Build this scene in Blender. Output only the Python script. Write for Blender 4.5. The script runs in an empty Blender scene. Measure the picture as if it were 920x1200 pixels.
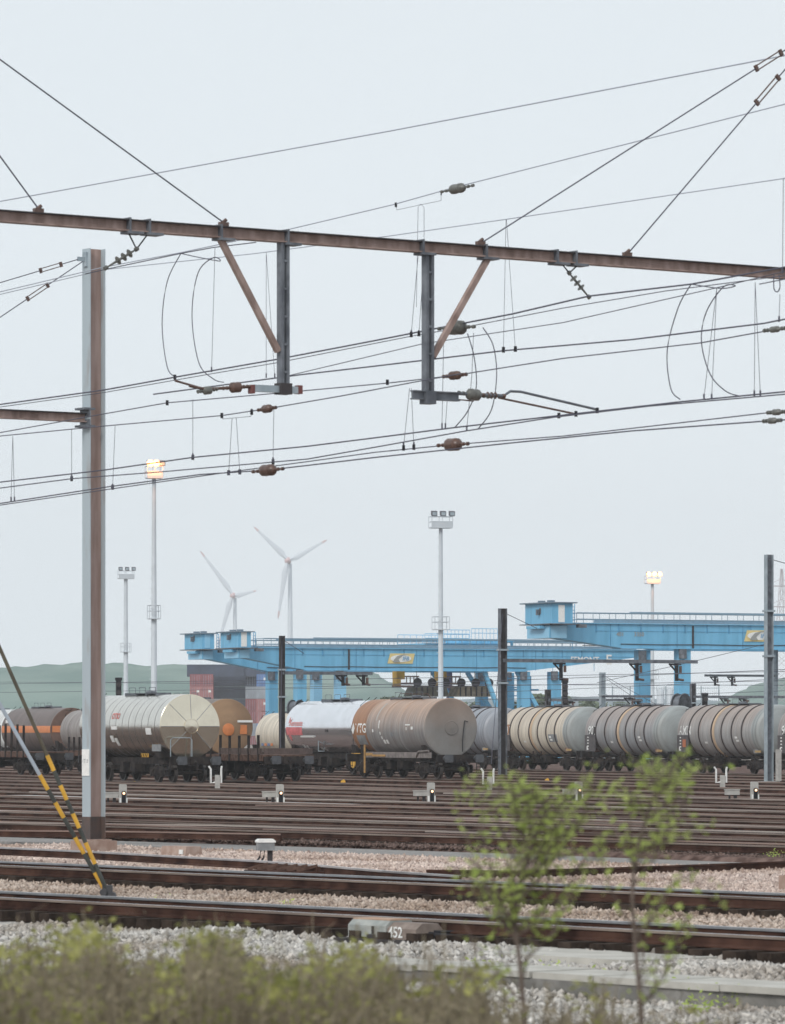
import bpy, math, random
import numpy as np
from mathutils import Vector, Matrix
random.seed(7); rng = np.random.default_rng(7)
R = math.radians
sc = bpy.context.scene
COL = sc.collection
# ------------------------------------------------------------------ camera
F, H, YH, CX = 5500.0, 2.5, 856.0, 460.0     # focal length in px of the 920x1200 photo, eye height over the rails, horizon row
cam_d = bpy.data.cameras.new('camera'); cam = bpy.data.objects.new('camera', cam_d); COL.objects.link(cam)
cam.location = (0, 0, H); cam.rotation_euler = (R(90), 0, 0)
cam_d.sensor_fit = 'VERTICAL'; cam_d.sensor_height = 36; cam_d.lens = F/1200*36
cam_d.shift_y = (YH-600)/1200
cam_d.clip_start = 0.5; cam_d.clip_end = 20000
cam_d.dof.use_dof = True; cam_d.dof.focus_distance = 225; cam_d.dof.aperture_fstop = 7.0
sc.camera = cam
# ------------------------------------------------------------------ sky, sun, exposure
SUN_EL, SUN_AZ = 35.0, -150.0
w = bpy.data.worlds.new('World'); sc.world = w; w.use_nodes = True
nt = w.node_tree; nt.nodes.clear()
N = nt.nodes.new
out = N('ShaderNodeOutputWorld'); bg = N('ShaderNodeBackground'); bg.inputs['Strength'].default_value = 0.1
sky = N('ShaderNodeTexSky'); sky.sky_type = 'NISHITA'; sky.sun_disc = False
sky.sun_elevation = R(SUN_EL); sky.sun_rotation = R(SUN_AZ); sky.dust_density = 3; sky.air_density = 1
hs = N('ShaderNodeHueSaturation'); hs.inputs['Saturation'].default_value = 0.25
tc = N('ShaderNodeTexCoord'); nz = N('ShaderNodeTexNoise'); nz.inputs['Scale'].default_value = 3.0; nz.inputs['Detail'].default_value = 4
cr = N('ShaderNodeValToRGB')
cr.color_ramp.elements[0].position = 0.3; cr.color_ramp.elements[0].color = (6.7, 7.33, 7.78, 1)
cr.color_ramp.elements[1].position = 0.7; cr.color_ramp.elements[1].color = (7.1, 7.55, 7.92, 1)
mx = N('ShaderNodeMixRGB'); mx.inputs['Fac'].default_value = 0.94
L = nt.links.new
L(sky.outputs[0], hs.inputs['Color']); L(tc.outputs['Generated'], nz.inputs['Vector']); L(nz.outputs['Fac'], cr.inputs['Fac'])
L(hs.outputs['Color'], mx.inputs['Color1']); L(cr.outputs['Color'], mx.inputs['Color2'])
hz_s = N('ShaderNodeSeparateXYZ'); hz_m = N('ShaderNodeMapRange'); hz_m.inputs['From Min'].default_value = 0; hz_m.inputs['From Max'].default_value = .16; hz_m.inputs['To Min'].default_value = 1.1; hz_m.inputs['To Max'].default_value = 1.0
hz_x = N('ShaderNodeMixRGB'); hz_x.blend_type = 'MULTIPLY'; hz_x.inputs['Fac'].default_value = 1     # overcast a little brighter towards the horizon
L(tc.outputs['Generated'], hz_s.inputs[0]); L(hz_s.outputs['Z'], hz_m.inputs['Value']); L(mx.outputs['Color'], hz_x.inputs['Color1']); L(hz_m.outputs[0], hz_x.inputs['Color2'])
L(hz_x.outputs['Color'], bg.inputs['Color']); L(bg.outputs[0], out.inputs['Surface'])
sun_d = bpy.data.lights.new('sun', 'SUN'); sun_d.energy = 1.4; sun_d.angle = R(18); sun_d.color = (1, .96, .9)
sun = bpy.data.objects.new('sun', sun_d); COL.objects.link(sun)
_az = R(SUN_AZ)
_dir = Vector((math.sin(_az)*math.cos(R(SUN_EL)), math.cos(_az)*math.cos(R(SUN_EL)), math.sin(R(SUN_EL))))
sun.rotation_euler = _dir.to_track_quat('Z', 'Y').to_euler(); sun.location = (0, -40, 60)
vs = sc.view_settings
vs.view_transform = 'Standard'; vs.look = 'None'; vs.gamma = 1; vs.use_curve_mapping = False; vs.exposure = 0.27
sc.cycles.max_bounces = 6; sc.cycles.transparent_max_bounces = 6; sc.cycles.volume_bounces = 3

# ------------------------------------------------------------------ helpers
def P(px, py, d): return Vector(((px-CX)/F*d, d, H-(py-YH)/F*d))
def G(px, py, z=0.0): return P(px, py, F*(H-z)/(py-YH))
def zat(py, d): return H-(py-YH)*d/F
def line_d(px, d0, th): return d0*math.tan(th)/((px-CX)/F+math.tan(th))
def tdir(th): return Vector((math.sin(th), -math.cos(th), 0))       # along a track, towards the near right
def ndir(th): return Vector((math.cos(th), math.sin(th), 0))        # across it, towards the far right

def mat(name, col, rough=.7, metal=0., var=.0, scale=4., col2=None, bump=0., bscale=None, emit=None, est=1., coords='Object', detail=6., lo=.35, hi=.65, spec=None, stretch=None):
    m = bpy.data.materials.new(name); m.use_nodes = True
    t = m.node_tree; b = t.nodes['Principled BSDF']
    b.inputs['Base Color'].default_value = (*col, 1); b.inputs['Roughness'].default_value = rough; b.inputs['Metallic'].default_value = metal
    if spec is not None: b.inputs['Specular IOR Level'].default_value = spec
    if emit:
        b.inputs['Emission Color'].default_value = (*emit, 1); b.inputs['Emission Strength'].default_value = est
    if var or col2 or bump:
        tcn = t.nodes.new('ShaderNodeTexCoord'); src = tcn.outputs[coords]
        if stretch:
            mp = t.nodes.new('ShaderNodeMapping'); mp.inputs['Scale'].default_value = stretch
            t.links.new(src, mp.inputs['Vector']); src = mp.outputs['Vector']
    if var or col2:
        n = t.nodes.new('ShaderNodeTexNoise'); n.inputs['Scale'].default_value = scale; n.inputs['Detail'].default_value = detail
        t.links.new(src, n.inputs['Vector'])
        r = t.nodes.new('ShaderNodeValToRGB'); r.color_ramp.elements[0].position = lo; r.color_ramp.elements[1].position = hi
        a = col if col2 else tuple(c*(1-var) for c in col); c2 = col2 if col2 else tuple(min(1, c*(1+var)) for c in col)
        r.color_ramp.elements[0].color = (*a, 1); r.color_ramp.elements[1].color = (*c2, 1)
        t.links.new(n.outputs['Fac'], r.inputs['Fac']); t.links.new(r.outputs['Color'], b.inputs['Base Color'])
    if bump:
        n2 = t.nodes.new('ShaderNodeTexNoise'); n2.inputs['Scale'].default_value = bscale or scale*4; n2.inputs['Detail'].default_value = 5
        t.links.new(src, n2.inputs['Vector'])
        bn = t.nodes.new('ShaderNodeBump'); bn.inputs['Strength'].default_value = bump; bn.inputs['Distance'].default_value = .05
        t.links.new(n2.outputs['Fac'], bn.inputs['Height']); t.links.new(bn.outputs['Normal'], b.inputs['Normal'])
    return m

def mat_tank(name, clean, dirt, rough=.45, metal=0., top=None, amount=.5, zc=2.6, r=1.5):
    """paint with rust and dust streaks running down the barrel"""
    m = bpy.data.materials.new(name); m.use_nodes = True; t = m.node_tree; b = t.nodes['Principled BSDF']
    b.inputs['Roughness'].default_value = rough; b.inputs['Metallic'].default_value = metal
    tcn = t.nodes.new('ShaderNodeTexCoord')
    mp = t.nodes.new('ShaderNodeMapping'); mp.inputs['Scale'].default_value = (3.2, .5, .5); t.links.new(tcn.outputs['Object'], mp.inputs['Vector'])
    n = t.nodes.new('ShaderNodeTexNoise'); n.inputs['Scale'].default_value = 1.1; n.inputs['Detail'].default_value = 8; n.inputs['Roughness'].default_value = .65
    t.links.new(mp.outputs['Vector'], n.inputs['Vector'])
    rp = t.nodes.new('ShaderNodeValToRGB'); rp.color_ramp.elements[0].position = .62-.35*amount; rp.color_ramp.elements[1].position = .95-.35*amount
    rp.color_ramp.elements[0].color = (*clean, 1); rp.color_ramp.elements[1].color = (*dirt, 1)
    t.links.new(n.outputs['Fac'], rp.inputs['Fac']); src = rp.outputs['Color']
    if top:                                                        # rust settled from the dome downwards
        sx = t.nodes.new('ShaderNodeSeparateXYZ'); t.links.new(tcn.outputs['Object'], sx.inputs[0])
        ad = t.nodes.new('ShaderNodeMath'); ad.operation = 'MULTIPLY_ADD'; ad.inputs[1].default_value = .8
        t.links.new(n.outputs['Fac'], ad.inputs[0]); t.links.new(sx.outputs['Z'], ad.inputs[2])
        mr = t.nodes.new('ShaderNodeMapRange'); mr.inputs['From Min'].default_value = zc-.1+.2; mr.inputs['From Max'].default_value = zc+r*.75+.4
        t.links.new(ad.outputs[0], mr.inputs['Value'])
        mxx = t.nodes.new('ShaderNodeMixRGB'); t.links.new(mr.outputs[0], mxx.inputs['Fac']); t.links.new(src, mxx.inputs['Color1']); mxx.inputs['Color2'].default_value = (*top, 1)
        src = mxx.outputs['Color']
    mp2 = t.nodes.new('ShaderNodeMapping'); mp2.inputs['Scale'].default_value = (5., .25, .25); t.links.new(tcn.outputs['Object'], mp2.inputs['Vector'])
    n5 = t.nodes.new('ShaderNodeTexNoise'); n5.inputs['Scale'].default_value = 1.6; n5.inputs['Detail'].default_value = 6; t.links.new(mp2.outputs['Vector'], n5.inputs['Vector'])
    mr5 = t.nodes.new('ShaderNodeMapRange'); mr5.inputs['From Min'].default_value = .32; mr5.inputs['From Max'].default_value = .68; mr5.inputs['To Min'].default_value = .62; mr5.inputs['To Max'].default_value = 1.12
    t.links.new(n5.outputs['Fac'], mr5.inputs['Value'])
    mx5 = t.nodes.new('ShaderNodeMixRGB'); mx5.blend_type = 'MULTIPLY'; mx5.inputs['Fac'].default_value = .8; t.links.new(src, mx5.inputs['Color1']); t.links.new(mr5.outputs[0], mx5.inputs['Color2']); src = mx5.outputs['Color']
    t.links.new(src, b.inputs['Base Color'])
    n3 = t.nodes.new('ShaderNodeTexNoise'); n3.inputs['Scale'].default_value = 1.2; t.links.new(tcn.outputs['Object'], n3.inputs['Vector'])
    bn = t.nodes.new('ShaderNodeBump'); bn.inputs['Strength'].default_value = .25; bn.inputs['Distance'].default_value = .04
    t.links.new(n3.outputs['Fac'], bn.inputs['Height']); t.links.new(bn.outputs['Normal'], b.inputs['Normal'])
    return m

def mat_stone(name, cols, scale=14., rough=.9):
    m = bpy.data.materials.new(name); m.use_nodes = True; t = m.node_tree; b = t.nodes['Principled BSDF']; b.inputs['Roughness'].default_value = rough
    tcn = t.nodes.new('ShaderNodeTexCoord'); v = t.nodes.new('ShaderNodeTexVoronoi'); v.inputs['Scale'].default_value = scale
    t.links.new(tcn.outputs['Object'], v.inputs['Vector'])
    sp = t.nodes.new('ShaderNodeSeparateXYZ'); t.links.new(v.outputs['Color'], sp.inputs[0])
    r = t.nodes.new('ShaderNodeValToRGB'); r.color_ramp.interpolation = 'LINEAR'
    e = r.color_ramp.elements
    while len(e) < len(cols): e.new(.5)
    for i, c in enumerate(cols): e[i].position = i/(len(cols)-1); e[i].color = (*c, 1)
    t.links.new(sp.outputs[0], r.inputs['Fac'])
    n = t.nodes.new('ShaderNodeTexNoise'); n.inputs['Scale'].default_value = .35; n.inputs['Detail'].default_value = 4; t.links.new(tcn.outputs['Object'], n.inputs['Vector'])
    m2 = t.nodes.new('ShaderNodeMapRange'); m2.inputs['From Min'].default_value = .3; m2.inputs['From Max'].default_value = .7; m2.inputs['To Min'].default_value = .72; m2.inputs['To Max'].default_value = 1.12
    t.links.new(n.outputs['Fac'], m2.inputs['Value'])
    mm = t.nodes.new('ShaderNodeMixRGB'); mm.blend_type = 'MULTIPLY'; mm.inputs['Fac'].default_value = 1
    b.inputs['Specular IOR Level'].default_value = .15
    tint = t.nodes.new('ShaderNodeValToRGB'); tint.color_ramp.elements[0].position = .36; tint.color_ramp.elements[1].position = .6; tint.color_ramp.elements[0].color = (.74, .665, .60, 1); tint.color_ramp.elements[1].color = (1.12, 1.1, 1.08, 1)
    t.links.new(n.outputs['Fac'], tint.inputs['Fac']); t.links.new(r.outputs['Color'], mm.inputs['Color1']); t.links.new(tint.outputs['Color'], mm.inputs['Color2']); t.links.new(mm.outputs['Color'], b.inputs['Base Color'])
    return m

class MB:
    def __init__(s): s.v = []; s.f = []; s.m = []; s.sm = []
    def add(s, vs, fs, mi=0, smooth=False):
        o = len(s.v); s.v += [tuple(x) for x in vs]
        for f_ in fs: s.f.append(tuple(i+o for i in f_)); s.m.append(mi); s.sm.append(smooth)
    def box(s, c, sz, mi=0, rz=0., M=None):
        hx, hy, hz = sz[0]/2, sz[1]/2, sz[2]/2
        vs = [Vector((x, y, z)) for x in (-hx, hx) for y in (-hy, hy) for z in (-hz, hz)]
        if rz: rm = Matrix.Rotation(rz, 3, 'Z'); vs = [rm @ v for v in vs]
        vs = [v+Vector(c) for v in vs]
        if M: vs = [M @ v for v in vs]
        s.add(vs, [(0, 1, 3, 2), (4, 6, 7, 5), (0, 4, 5, 1), (2, 3, 7, 6), (0, 2, 6, 4), (1, 5, 7, 3)], mi)
    def bar(s, a, b, w_, h_, mi=0, up=Vector((0, 0, 1))):
        a = Vector(a); b = Vector(b); d = (b-a).normalized()
        if abs(d.dot(up)) > .98: up = Vector((1, 0, 0))
        x = d.cross(up).normalized(); y = x.cross(d).normalized()
        vs = [p+x*i*w_/2+y*j*h_/2 for p in (a, b) for i, j in ((-1, -1), (1, -1), (1, 1), (-1, 1))]
        s.add(vs, [(3, 2, 1, 0), (4, 5, 6, 7), (0, 1, 5, 4), (1, 2, 6, 5), (2, 3, 7, 6), (3, 0, 4, 7)], mi)
    def tube(s, pts, r, n=6, mi=0, caps=True):
        pts = [Vector(p) for p in pts]; k = len(pts); rs = r if isinstance(r, (list, tuple)) else [r]*k
        ref = Vector((0, 0, 1)); vs = []
        for i, p in enumerate(pts):
            d = (pts[min(i+1, k-1)]-pts[max(i-1, 0)]).normalized()
            u = ref if abs(d.dot(ref)) < .95 else Vector((1, 0, 0))
            x = d.cross(u).normalized(); y = x.cross(d)
            for j in range(n):
                a = 2*math.pi*j/n; vs.append(p+x*math.cos(a)*rs[i]+y*math.sin(a)*rs[i])
        fs = [(i*n+j, i*n+(j+1) % n, (i+1)*n+(j+1) % n, (i+1)*n+j) for i in range(k-1) for j in range(n)]
        s.add(vs, fs, mi, True)
        if caps: s.add(vs[:n], [tuple(range(n))[::-1]], mi); s.add(vs[-n:], [tuple(range(n))], mi)
    def lathe(s, prof, axis='x', c=(0, 0, 0), n=32, smooth=True):
        """prof: (along, radius, material) rings"""
        c = Vector(c); base = len(s.v)
        for (x, r, mi) in prof:
            for j in range(n):
                a = 2*math.pi*j/n; ca, sa = math.cos(a)*r, math.sin(a)*r
                p = Vector((x, ca, sa)) if axis == 'x' else (Vector((ca, x, sa)) if axis == 'y' else Vector((ca, sa, x)))
                s.v.append(tuple(p+c))
        for i in range(len(prof)-1):
            for j in range(n):
                s.f.append((base+i*n+j, base+i*n+(j+1) % n, base+(i+1)*n+(j+1) % n, base+(i+1)*n+j)); s.m.append(prof[i+1][2]); s.sm.append(smooth)
        for i, rev in ((0, True), (len(prof)-1, False)):
            if prof[i][1] > 1e-4:
                ids = [base+i*n+j for j in range(n)]; s.f.append(tuple(ids[::-1] if rev else ids)); s.m.append(prof[i][2]); s.sm.append(False)
    def prism(s, poly, axis, a, b, mi=0):
        """poly: 2D outline; axis 'x' -> (y,z) outline, 'y' -> (x,z), 'z' -> (x,y)"""
        def mk(p, t): return (t, p[0], p[1]) if axis == 'x' else ((p[0], t, p[1]) if axis == 'y' else (p[0], p[1], t))
        n = len(poly); vs = [mk(p, a) for p in poly]+[mk(p, b) for p in poly]
        s.add(vs, [tuple(range(n))[::-1], tuple(range(n, 2*n))]+[(i, (i+1) % n, n+(i+1) % n, n+i) for i in range(n)], mi)
    def mesh(s, name, mats):
        me = bpy.data.meshes.new(name); me.from_pydata(s.v, [], s.f)
        for m in (mats if isinstance(mats, (list, tuple)) else [mats]): me.materials.append(m)
        me.polygons.foreach_set('material_index', s.m); me.polygons.foreach_set('use_smooth', s.sm)
        me.validate(); me.update()
        if any(s.sm): me.set_sharp_from_angle(angle=R(42))
        return me

def put(name, me, parent=None, loc=(0, 0, 0), rz=0.):
    o = bpy.data.objects.new(name, me); COL.objects.link(o); o.location = loc; o.rotation_euler = (0, 0, rz)
    if parent: o.parent = parent
    return o
def part(name, mb, mats, parent=None, loc=(0, 0, 0), rz=0.): return put(name, mb.mesh(name, mats), parent, loc, rz)
def tag(o, label=None, cat=None, group=None, kind=None):
    if label: o['label'] = label
    if cat: o['category'] = cat
    if group: o['group'] = group
    if kind: o['kind'] = kind
    return o
def thing(name, label, cat, loc=(0, 0, 0), rz=0., group=None):
    o = bpy.data.objects.new(name, None); o.empty_display_size = .2; COL.objects.link(o); o.location = loc; o.rotation_euler = (0, 0, rz)
    return tag(o, label, cat, group)
def structure(name, mb, mats): return tag(part(name, mb, mats), kind='structure')

_tc = {}
def text_geo(s, size, shear=0.):
    k = (s, size, shear)
    if k not in _tc:
        cu = bpy.data.curves.new('lettering', 'FONT'); cu.body = s; cu.size = size; cu.align_x = 'CENTER'; cu.align_y = 'CENTER'; cu.shear = shear; cu.resolution_u = 3; cu.offset = size*.018
        o = bpy.data.objects.new('lettering', cu); COL.objects.link(o)
        dg = bpy.context.evaluated_depsgraph_get(); me = o.evaluated_get(dg).to_mesh()
        _tc[k] = ([v.co.copy() for v in me.vertices], [tuple(p.vertices) for p in me.polygons])
        o.evaluated_get(dg).to_mesh_clear(); bpy.data.objects.remove(o); bpy.data.curves.remove(cu)
    return _tc[k]
def text_flat(mb, s, size, origin, ux, uy, mi=0, shear=0.):
    vs, fs = text_geo(s, size, shear); o = Vector(origin); ux = Vector(ux); uy = Vector(uy)
    mb.add([o+ux*v.x+uy*v.y for v in vs], fs, mi)
def text_barrel(mb, s, size, xc, r, zc, ang, mi=0):
    vs, fs = text_geo(s, size)
    mb.add([(xc+v.x, -r*math.cos(ang+v.y/r), zc+r*math.sin(ang+v.y/r)) for v in vs], fs, mi)
def patch_barrel(mb, x0, x1, a0, a1, r, zc, mi=0, n=6):
    vs = []
    for i in range(n+1):
        a = a0+(a1-a0)*i/n
        for x in (x0, x1): vs.append((x, -r*math.cos(a), zc+r*math.sin(a)))
    mb.add(vs, [(2*i, 2*i+1, 2*i+3, 2*i+2) for i in range(n)], mi, True)

# ------------------------------------------------------------------ materials
M_white = mat('white_paint', (.8, .8, .78), .5, var=.06, scale=8)
M_dark = mat('dark_underframe', (.014, .012, .013), .85, col2=(.045, .036, .032), scale=3, spec=.15)
M_black = mat('black_paint', (.014, .014, .018), .6, var=.2, spec=.25)
M_wheel = mat('wheel_steel', (.025, .022, .022), .8, .0, col2=(.06, .045, .038), scale=5, spec=.15)
M_tyre = mat('worn_tyre', (.09, .08, .075), .5, .5)
M_rust = mat('rust', (.075, .042, .032), .9, col2=(.15, .092, .072), scale=6, spec=.15)
M_rustbeam = mat('weathered_brown_steel', (.20, .135, .115), .75, col2=(.36, .265, .235), scale=5, bump=.2, stretch=(1, 1, .4))
M_topdark = mat('grimy_steel_top', (.035, .03, .032), .8, var=.3)
M_galv = mat('galvanised_steel', (.30, .36, .40), .5, .35, col2=(.42, .48, .52), scale=3)
M_galvdark = mat('dull_grey_steel', (.10, .11, .13), .55, .3, col2=(.19, .205, .23), scale=4)
M_wire = mat('copper_wire_dull', (.085, .085, .115), .6, .2)
M_wire_pale = mat('grey_feeder_wire', (.36, .39, .46), .6, .1)
M_ceramic = mat('brown_porcelain', (.10, .055, .042), .35, var=.3, scale=20)
M_ceramic_grey = mat('grey_porcelain', (.12, .12, .11), .4, var=.3, scale=20)
M_railside = mat('rusty_rail_side', (.024, .0115, .009), .9, col2=(.088, .045, .033), scale=1.6, spec=.1)
M_railhead = mat('polished_rail_head', (.62, .62, .64), .28, .95, var=.15, scale=1.5)
M_railhead_dull = mat('dull_rail_head', (.13, .070, .054), .45, .45, col2=(.44, .32, .27), scale=.12, lo=.3, hi=.7)
M_railedge = mat('dusty_rail_edge', (.13, .10, .085), .8, col2=(.26, .21, .18), scale=.5, spec=.2)
M_fast = mat('dusty_fastening', (.14, .10, .08), .9, var=.3, spec=.1)
M_heads = [M_railhead_dull, mat('brown_rail_head', (.07, .038, .03), .5, .4, col2=(.24, .165, .135), scale=.1), mat('bright_rail_head', (.42, .33, .29), .36, .75, col2=(.66, .57, .51), scale=.1)]
M_sleeper = mat('creosoted_wood', (.025, .018, .015), .95, col2=(.06, .044, .035), scale=5, bump=.3, spec=.1)
M_concrete = mat('concrete', (.36, .35, .33), .9, col2=(.47, .455, .43), scale=5, bump=.25)
M_concrete_pale = mat('pale_concrete', (.36, .345, .31), .9, col2=(.48, .46, .42), scale=1.6, bump=.2)
M_concrete_rust = mat('rust_stained_concrete', (.30, .20, .16), .9, col2=(.42, .32, .27), scale=4)
M_blue = mat('crane_blue_paint', (.115, .36, .56), .5, col2=(.165, .46, .69), scale=1.3, stretch=(1., 1., .12), detail=9, lo=.3, hi=.55)
M_blue_pale = mat('crane_pale_blue_and_haze', (.27, .55, .76), .45, var=.06, scale=.6)
M_yellow = mat('yellow_paint', (.72, .40, .05), .5, var=.12, scale=6)
M_sand = mat('faded_yellow_sign', (.72, .58, .26), .5, var=.05)
M_orange = mat('orange_paint', (.62, .21, .07), .5, var=.08)
M_red = mat('faded_red_paint', (.72, .13, .12), .5, var=.2, scale=6)
M_grey = mat('grey_paint', (.24, .25, .26), .6, var=.2, scale=4)
M_lampglow = mat('lit_lamp', (1, .8, .5), .4, emit=(1, .36, .13), est=2.3)
M_lampcase = mat('lamp_housing', (.10, .10, .12), .5)
M_mastwhite = mat('pale_mast_paint', (.52, .56, .60), .5, var=.06, scale=1)

# ------------------------------------------------------------------ ground
def slab(name, th, d0, d1, z, m, L0=-70, L1=70, drop=.35, shoulder=.3, mats=None):
    """a long bed running along the tracks between two lines given by their depth on the optical axis"""
    t = tdir(th); n = ndir(th); mb = MB()
    q0 = Vector((0, d0, 0)); q1 = q0+n*((d1-d0)*n.y)
    secs = []
    K = 40
    for i in range(K+1):
        a = L0+(L1-L0)*i/K; wob = .06*math.sin(i*1.7)+.05*math.sin(i*.61+1)
        s0 = q0+t*a; s1 = q1+t*a
        secs.append((s0-n*(shoulder+wob)+Vector((0, 0, z-drop)), s0+n*wob+Vector((0, 0, z)), s1+n*wob+Vector((0, 0, z)), s1+n*(shoulder+wob)+Vector((0, 0, z-drop))))
    vs = [p for s_ in secs for p in s_]
    fs = [(4*i+j, 4*i+4+j, 4*i+5+j, 4*i+1+j) for i in range(K) for j in range(3)]
    mb.add(vs, fs, 0)
    return structure(name, mb, m)

TH_N = R(38)
M_soil = mat('dusty_ground', (.16, .135, .115), .95, col2=(.26, .23, .20), scale=.4, detail=10, bump=.5, bscale=12)
M_yardbed = mat('rust_stained_ballast', (.060, .036, .030), .95, col2=(.19, .13, .112), scale=3, detail=9, bump=1, bscale=9, spec=.05)
M_walk = mat('fine_grey_gravel', (.19, .18, .172), .95, col2=(.29, .275, .262), scale=9, detail=8, bump=.6, bscale=20)
M_stone_pink = mat_stone('pinkish_ballast_stone', [(.25, .19, .17), (.52, .42, .38), (.72, .61, .55), (.38, .305, .275), (.62, .51, .46)], 12)
M_stone_white = mat_stone('pale_ballast_stone', [(.22, .212, .203), (.43, .418, .40), (.62, .605, .58), (.32, .31, .295), (.52, .505, .485)], 12)
M_stone_tan = mat_stone('dusty_tan_ballast', [(.21, .165, .14), (.42, .345, .30), (.58, .50, .44), (.31, .25, .21), (.48, .41, .36)], 14)
M_stone_rust = mat_stone('rusty_ballast_stone', [(.045, .028, .025), (.10, .068, .06), (.19, .14, .125), (.07, .048, .042), (.13, .095, .085)], 12)

g = MB()
g.add([(-3500, -30, -.62), (3500, -30, -.62), (3500, 5000, -.62), (-3500, 5000, -.62)], [(0, 1, 2, 3)])
structure('ground', g, M_soil)
YD = [976.5, 970, 963, 956, 950, 944.5, 939, 934, 929.5, 925.5]           # image row of each yard track on the axis
yard = [(F*H/(y-YH), R(37-10*i/(len(YD)-1))) for i, y in enumerate(YD)]
trains = [(204, R(25)), (217.5, R(25)), (236.6, R(25)), (249.6, R(25)), (266.3, R(25)), (281, R(25)), (299, R(25)), (320.5, R(22.5))]
slab('yard_ballast', R(33), 111.2, 420, -.2, M_yardbed, -240, 240, .38, .6)
slab('ballast_bed', R(38), 84, 106.5, -.36, mat_stone('pink_bed', [(.2, .15, .14), (.4, .32, .29), (.3, .23, .21)], 16), -70, 60)
slab('gravel_path', R(37.5), 105.8, 110, -.3, M_walk, -70, 60, .25, .15)
slab('track_bed', R(38), 63.6, 83.6, -.28, mat_stone('tan_bed', [(.2, .16, .13), (.36, .31, .27), (.46, .4, .36)], 18), -60, 40)
slab('ballast_verge', R(38), 43, 63.6, -.33, mat_stone('pale_bed', [(.26, .25, .24), (.5, .49, .47), (.4, .39, .37)], 18), -50, 30)
# grassy bank the photographer looks over
bk = MB(); K = 24
for i in range(K+1):
    x = -6+12*i/K
    for (y, z) in ((12, .35), (18, .5), (24, .45+.05*math.sin(i)), (29, .3+.08*math.sin(i*1.3)), (33, -.1), (37, -.6)): bk.v.append((x, y, z))
for i in range(K):
    for j in range(5): bk.f.append((i*6+j, i*6+6+j, i*6+7+j, i*6+1+j)); bk.m.append(0); bk.sm.append(True)
structure('grassy_bank', bk, mat('bank_soil', (.10, .08, .05), .95, col2=(.17, .14, .09), scale=3))

_oct = np.array([(1, 0, 0), (0, 1, 0), (-1, 0, 0), (0, -1, 0), (0, 0, 1), (0, 0, -1)], float)
_octf = np.array([(0, 1, 4), (1, 2, 4), (2, 3, 4), (3, 0, 4), (1, 0, 5), (2, 1, 5), (3, 2, 5), (0, 3, 5)])
_cub = np.array([(x, y, z) for x in (-.8, .8) for y in (-.8, .8) for z in (-.6, .6)], float)
def np_mesh(name, V, Fs, m, smooth=False):
    me = bpy.data.meshes.new(name); k = Fs.shape[1]
    me.vertices.add(len(V)); me.vertices.foreach_set('co', V.astype(np.float32).ravel())
    me.loops.add(Fs.size); me.loops.foreach_set('vertex_index', Fs.astype(np.int32).ravel())
    me.polygons.add(len(Fs)); me.polygons.foreach_set('loop_start', np.arange(0, Fs.size, k, dtype=np.int32))
    ms = m if isinstance(m, list) else [m]
    for q in ms: me.materials.append(q)
    me.update(calc_edges=True); me.validate(); return me
def stones(name, th, d0, d1, z, count, size, m, L0, L1, heap=0.):
    t = np.array(tdir(th)); n = np.array(ndir(th)); q0 = np.array((0, d0, 0.))
    wd = (d1-d0)*n[1]
    a = rng.uniform(L0, L1, count); b = rng.uniform(0, wd, count)
    c = q0+np.outer(a, t)+np.outer(b, n)
    keep = np.abs(c[:, 0]/c[:, 1]) < .105
    c = c[keep]; k = len(c)
    sz = size*rng.uniform(.55, 1.35, k)
    c[:, 2] = z+rng.uniform(-.3, .5, k)*size+heap*(np.sin(c[:, 0]*2.1)+np.sin(c[:, 1]*1.3))*.5
    V = _oct[None]*sz[:, None, None]*rng.uniform(.55, 1.25, (k, 6, 3))
    V += rng.normal(0, .22, (k, 6, 3))*sz[:, None, None]
    ang = rng.uniform(0, 6.28, k); ca, sa = np.cos(ang), np.sin(ang)
    X = V[:, :, 0]*ca[:, None]-V[:, :, 1]*sa[:, None]; Y = V[:, :, 0]*sa[:, None]+V[:, :, 1]*ca[:, None]
    V = np.stack([X, Y, V[:, :, 2]*.85], -1)+c[:, None, :]
    Fs = (_octf[None]+6*np.arange(k)[:, None, None]).reshape(-1, 3)
    return tag(put(name, np_mesh(name, V.reshape(-1, 3), Fs, m)), kind='stuff')
tag(stones('ballast_stones', R(38), 84.5, 105.6, -.35, 100000, .062, M_stone_pink, -30, 25), 'coarse pinkish ballast stones between the yard and the running tracks', 'ballast')
tag(stones('verge_stones', R(38), 43.5, 64.2, -.31, 56000, .055, M_stone_white, -22, 12, .06), 'pale grey ballast stones in front of the nearest track', 'ballast')
tag(stones('bed_stones', R(38), 63.8, 83.6, -.27, 46000, .045, M_stone_tan, -28, 18), 'dusty tan stones lying between the two polished tracks', 'ballast')
tag(stones('yard_stones', R(36), 110.6, 113, -.24, 12000, .06, M_stone_rust, -40, 30), 'dark rust stained stones along the front of the yard', 'ballast')

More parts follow.
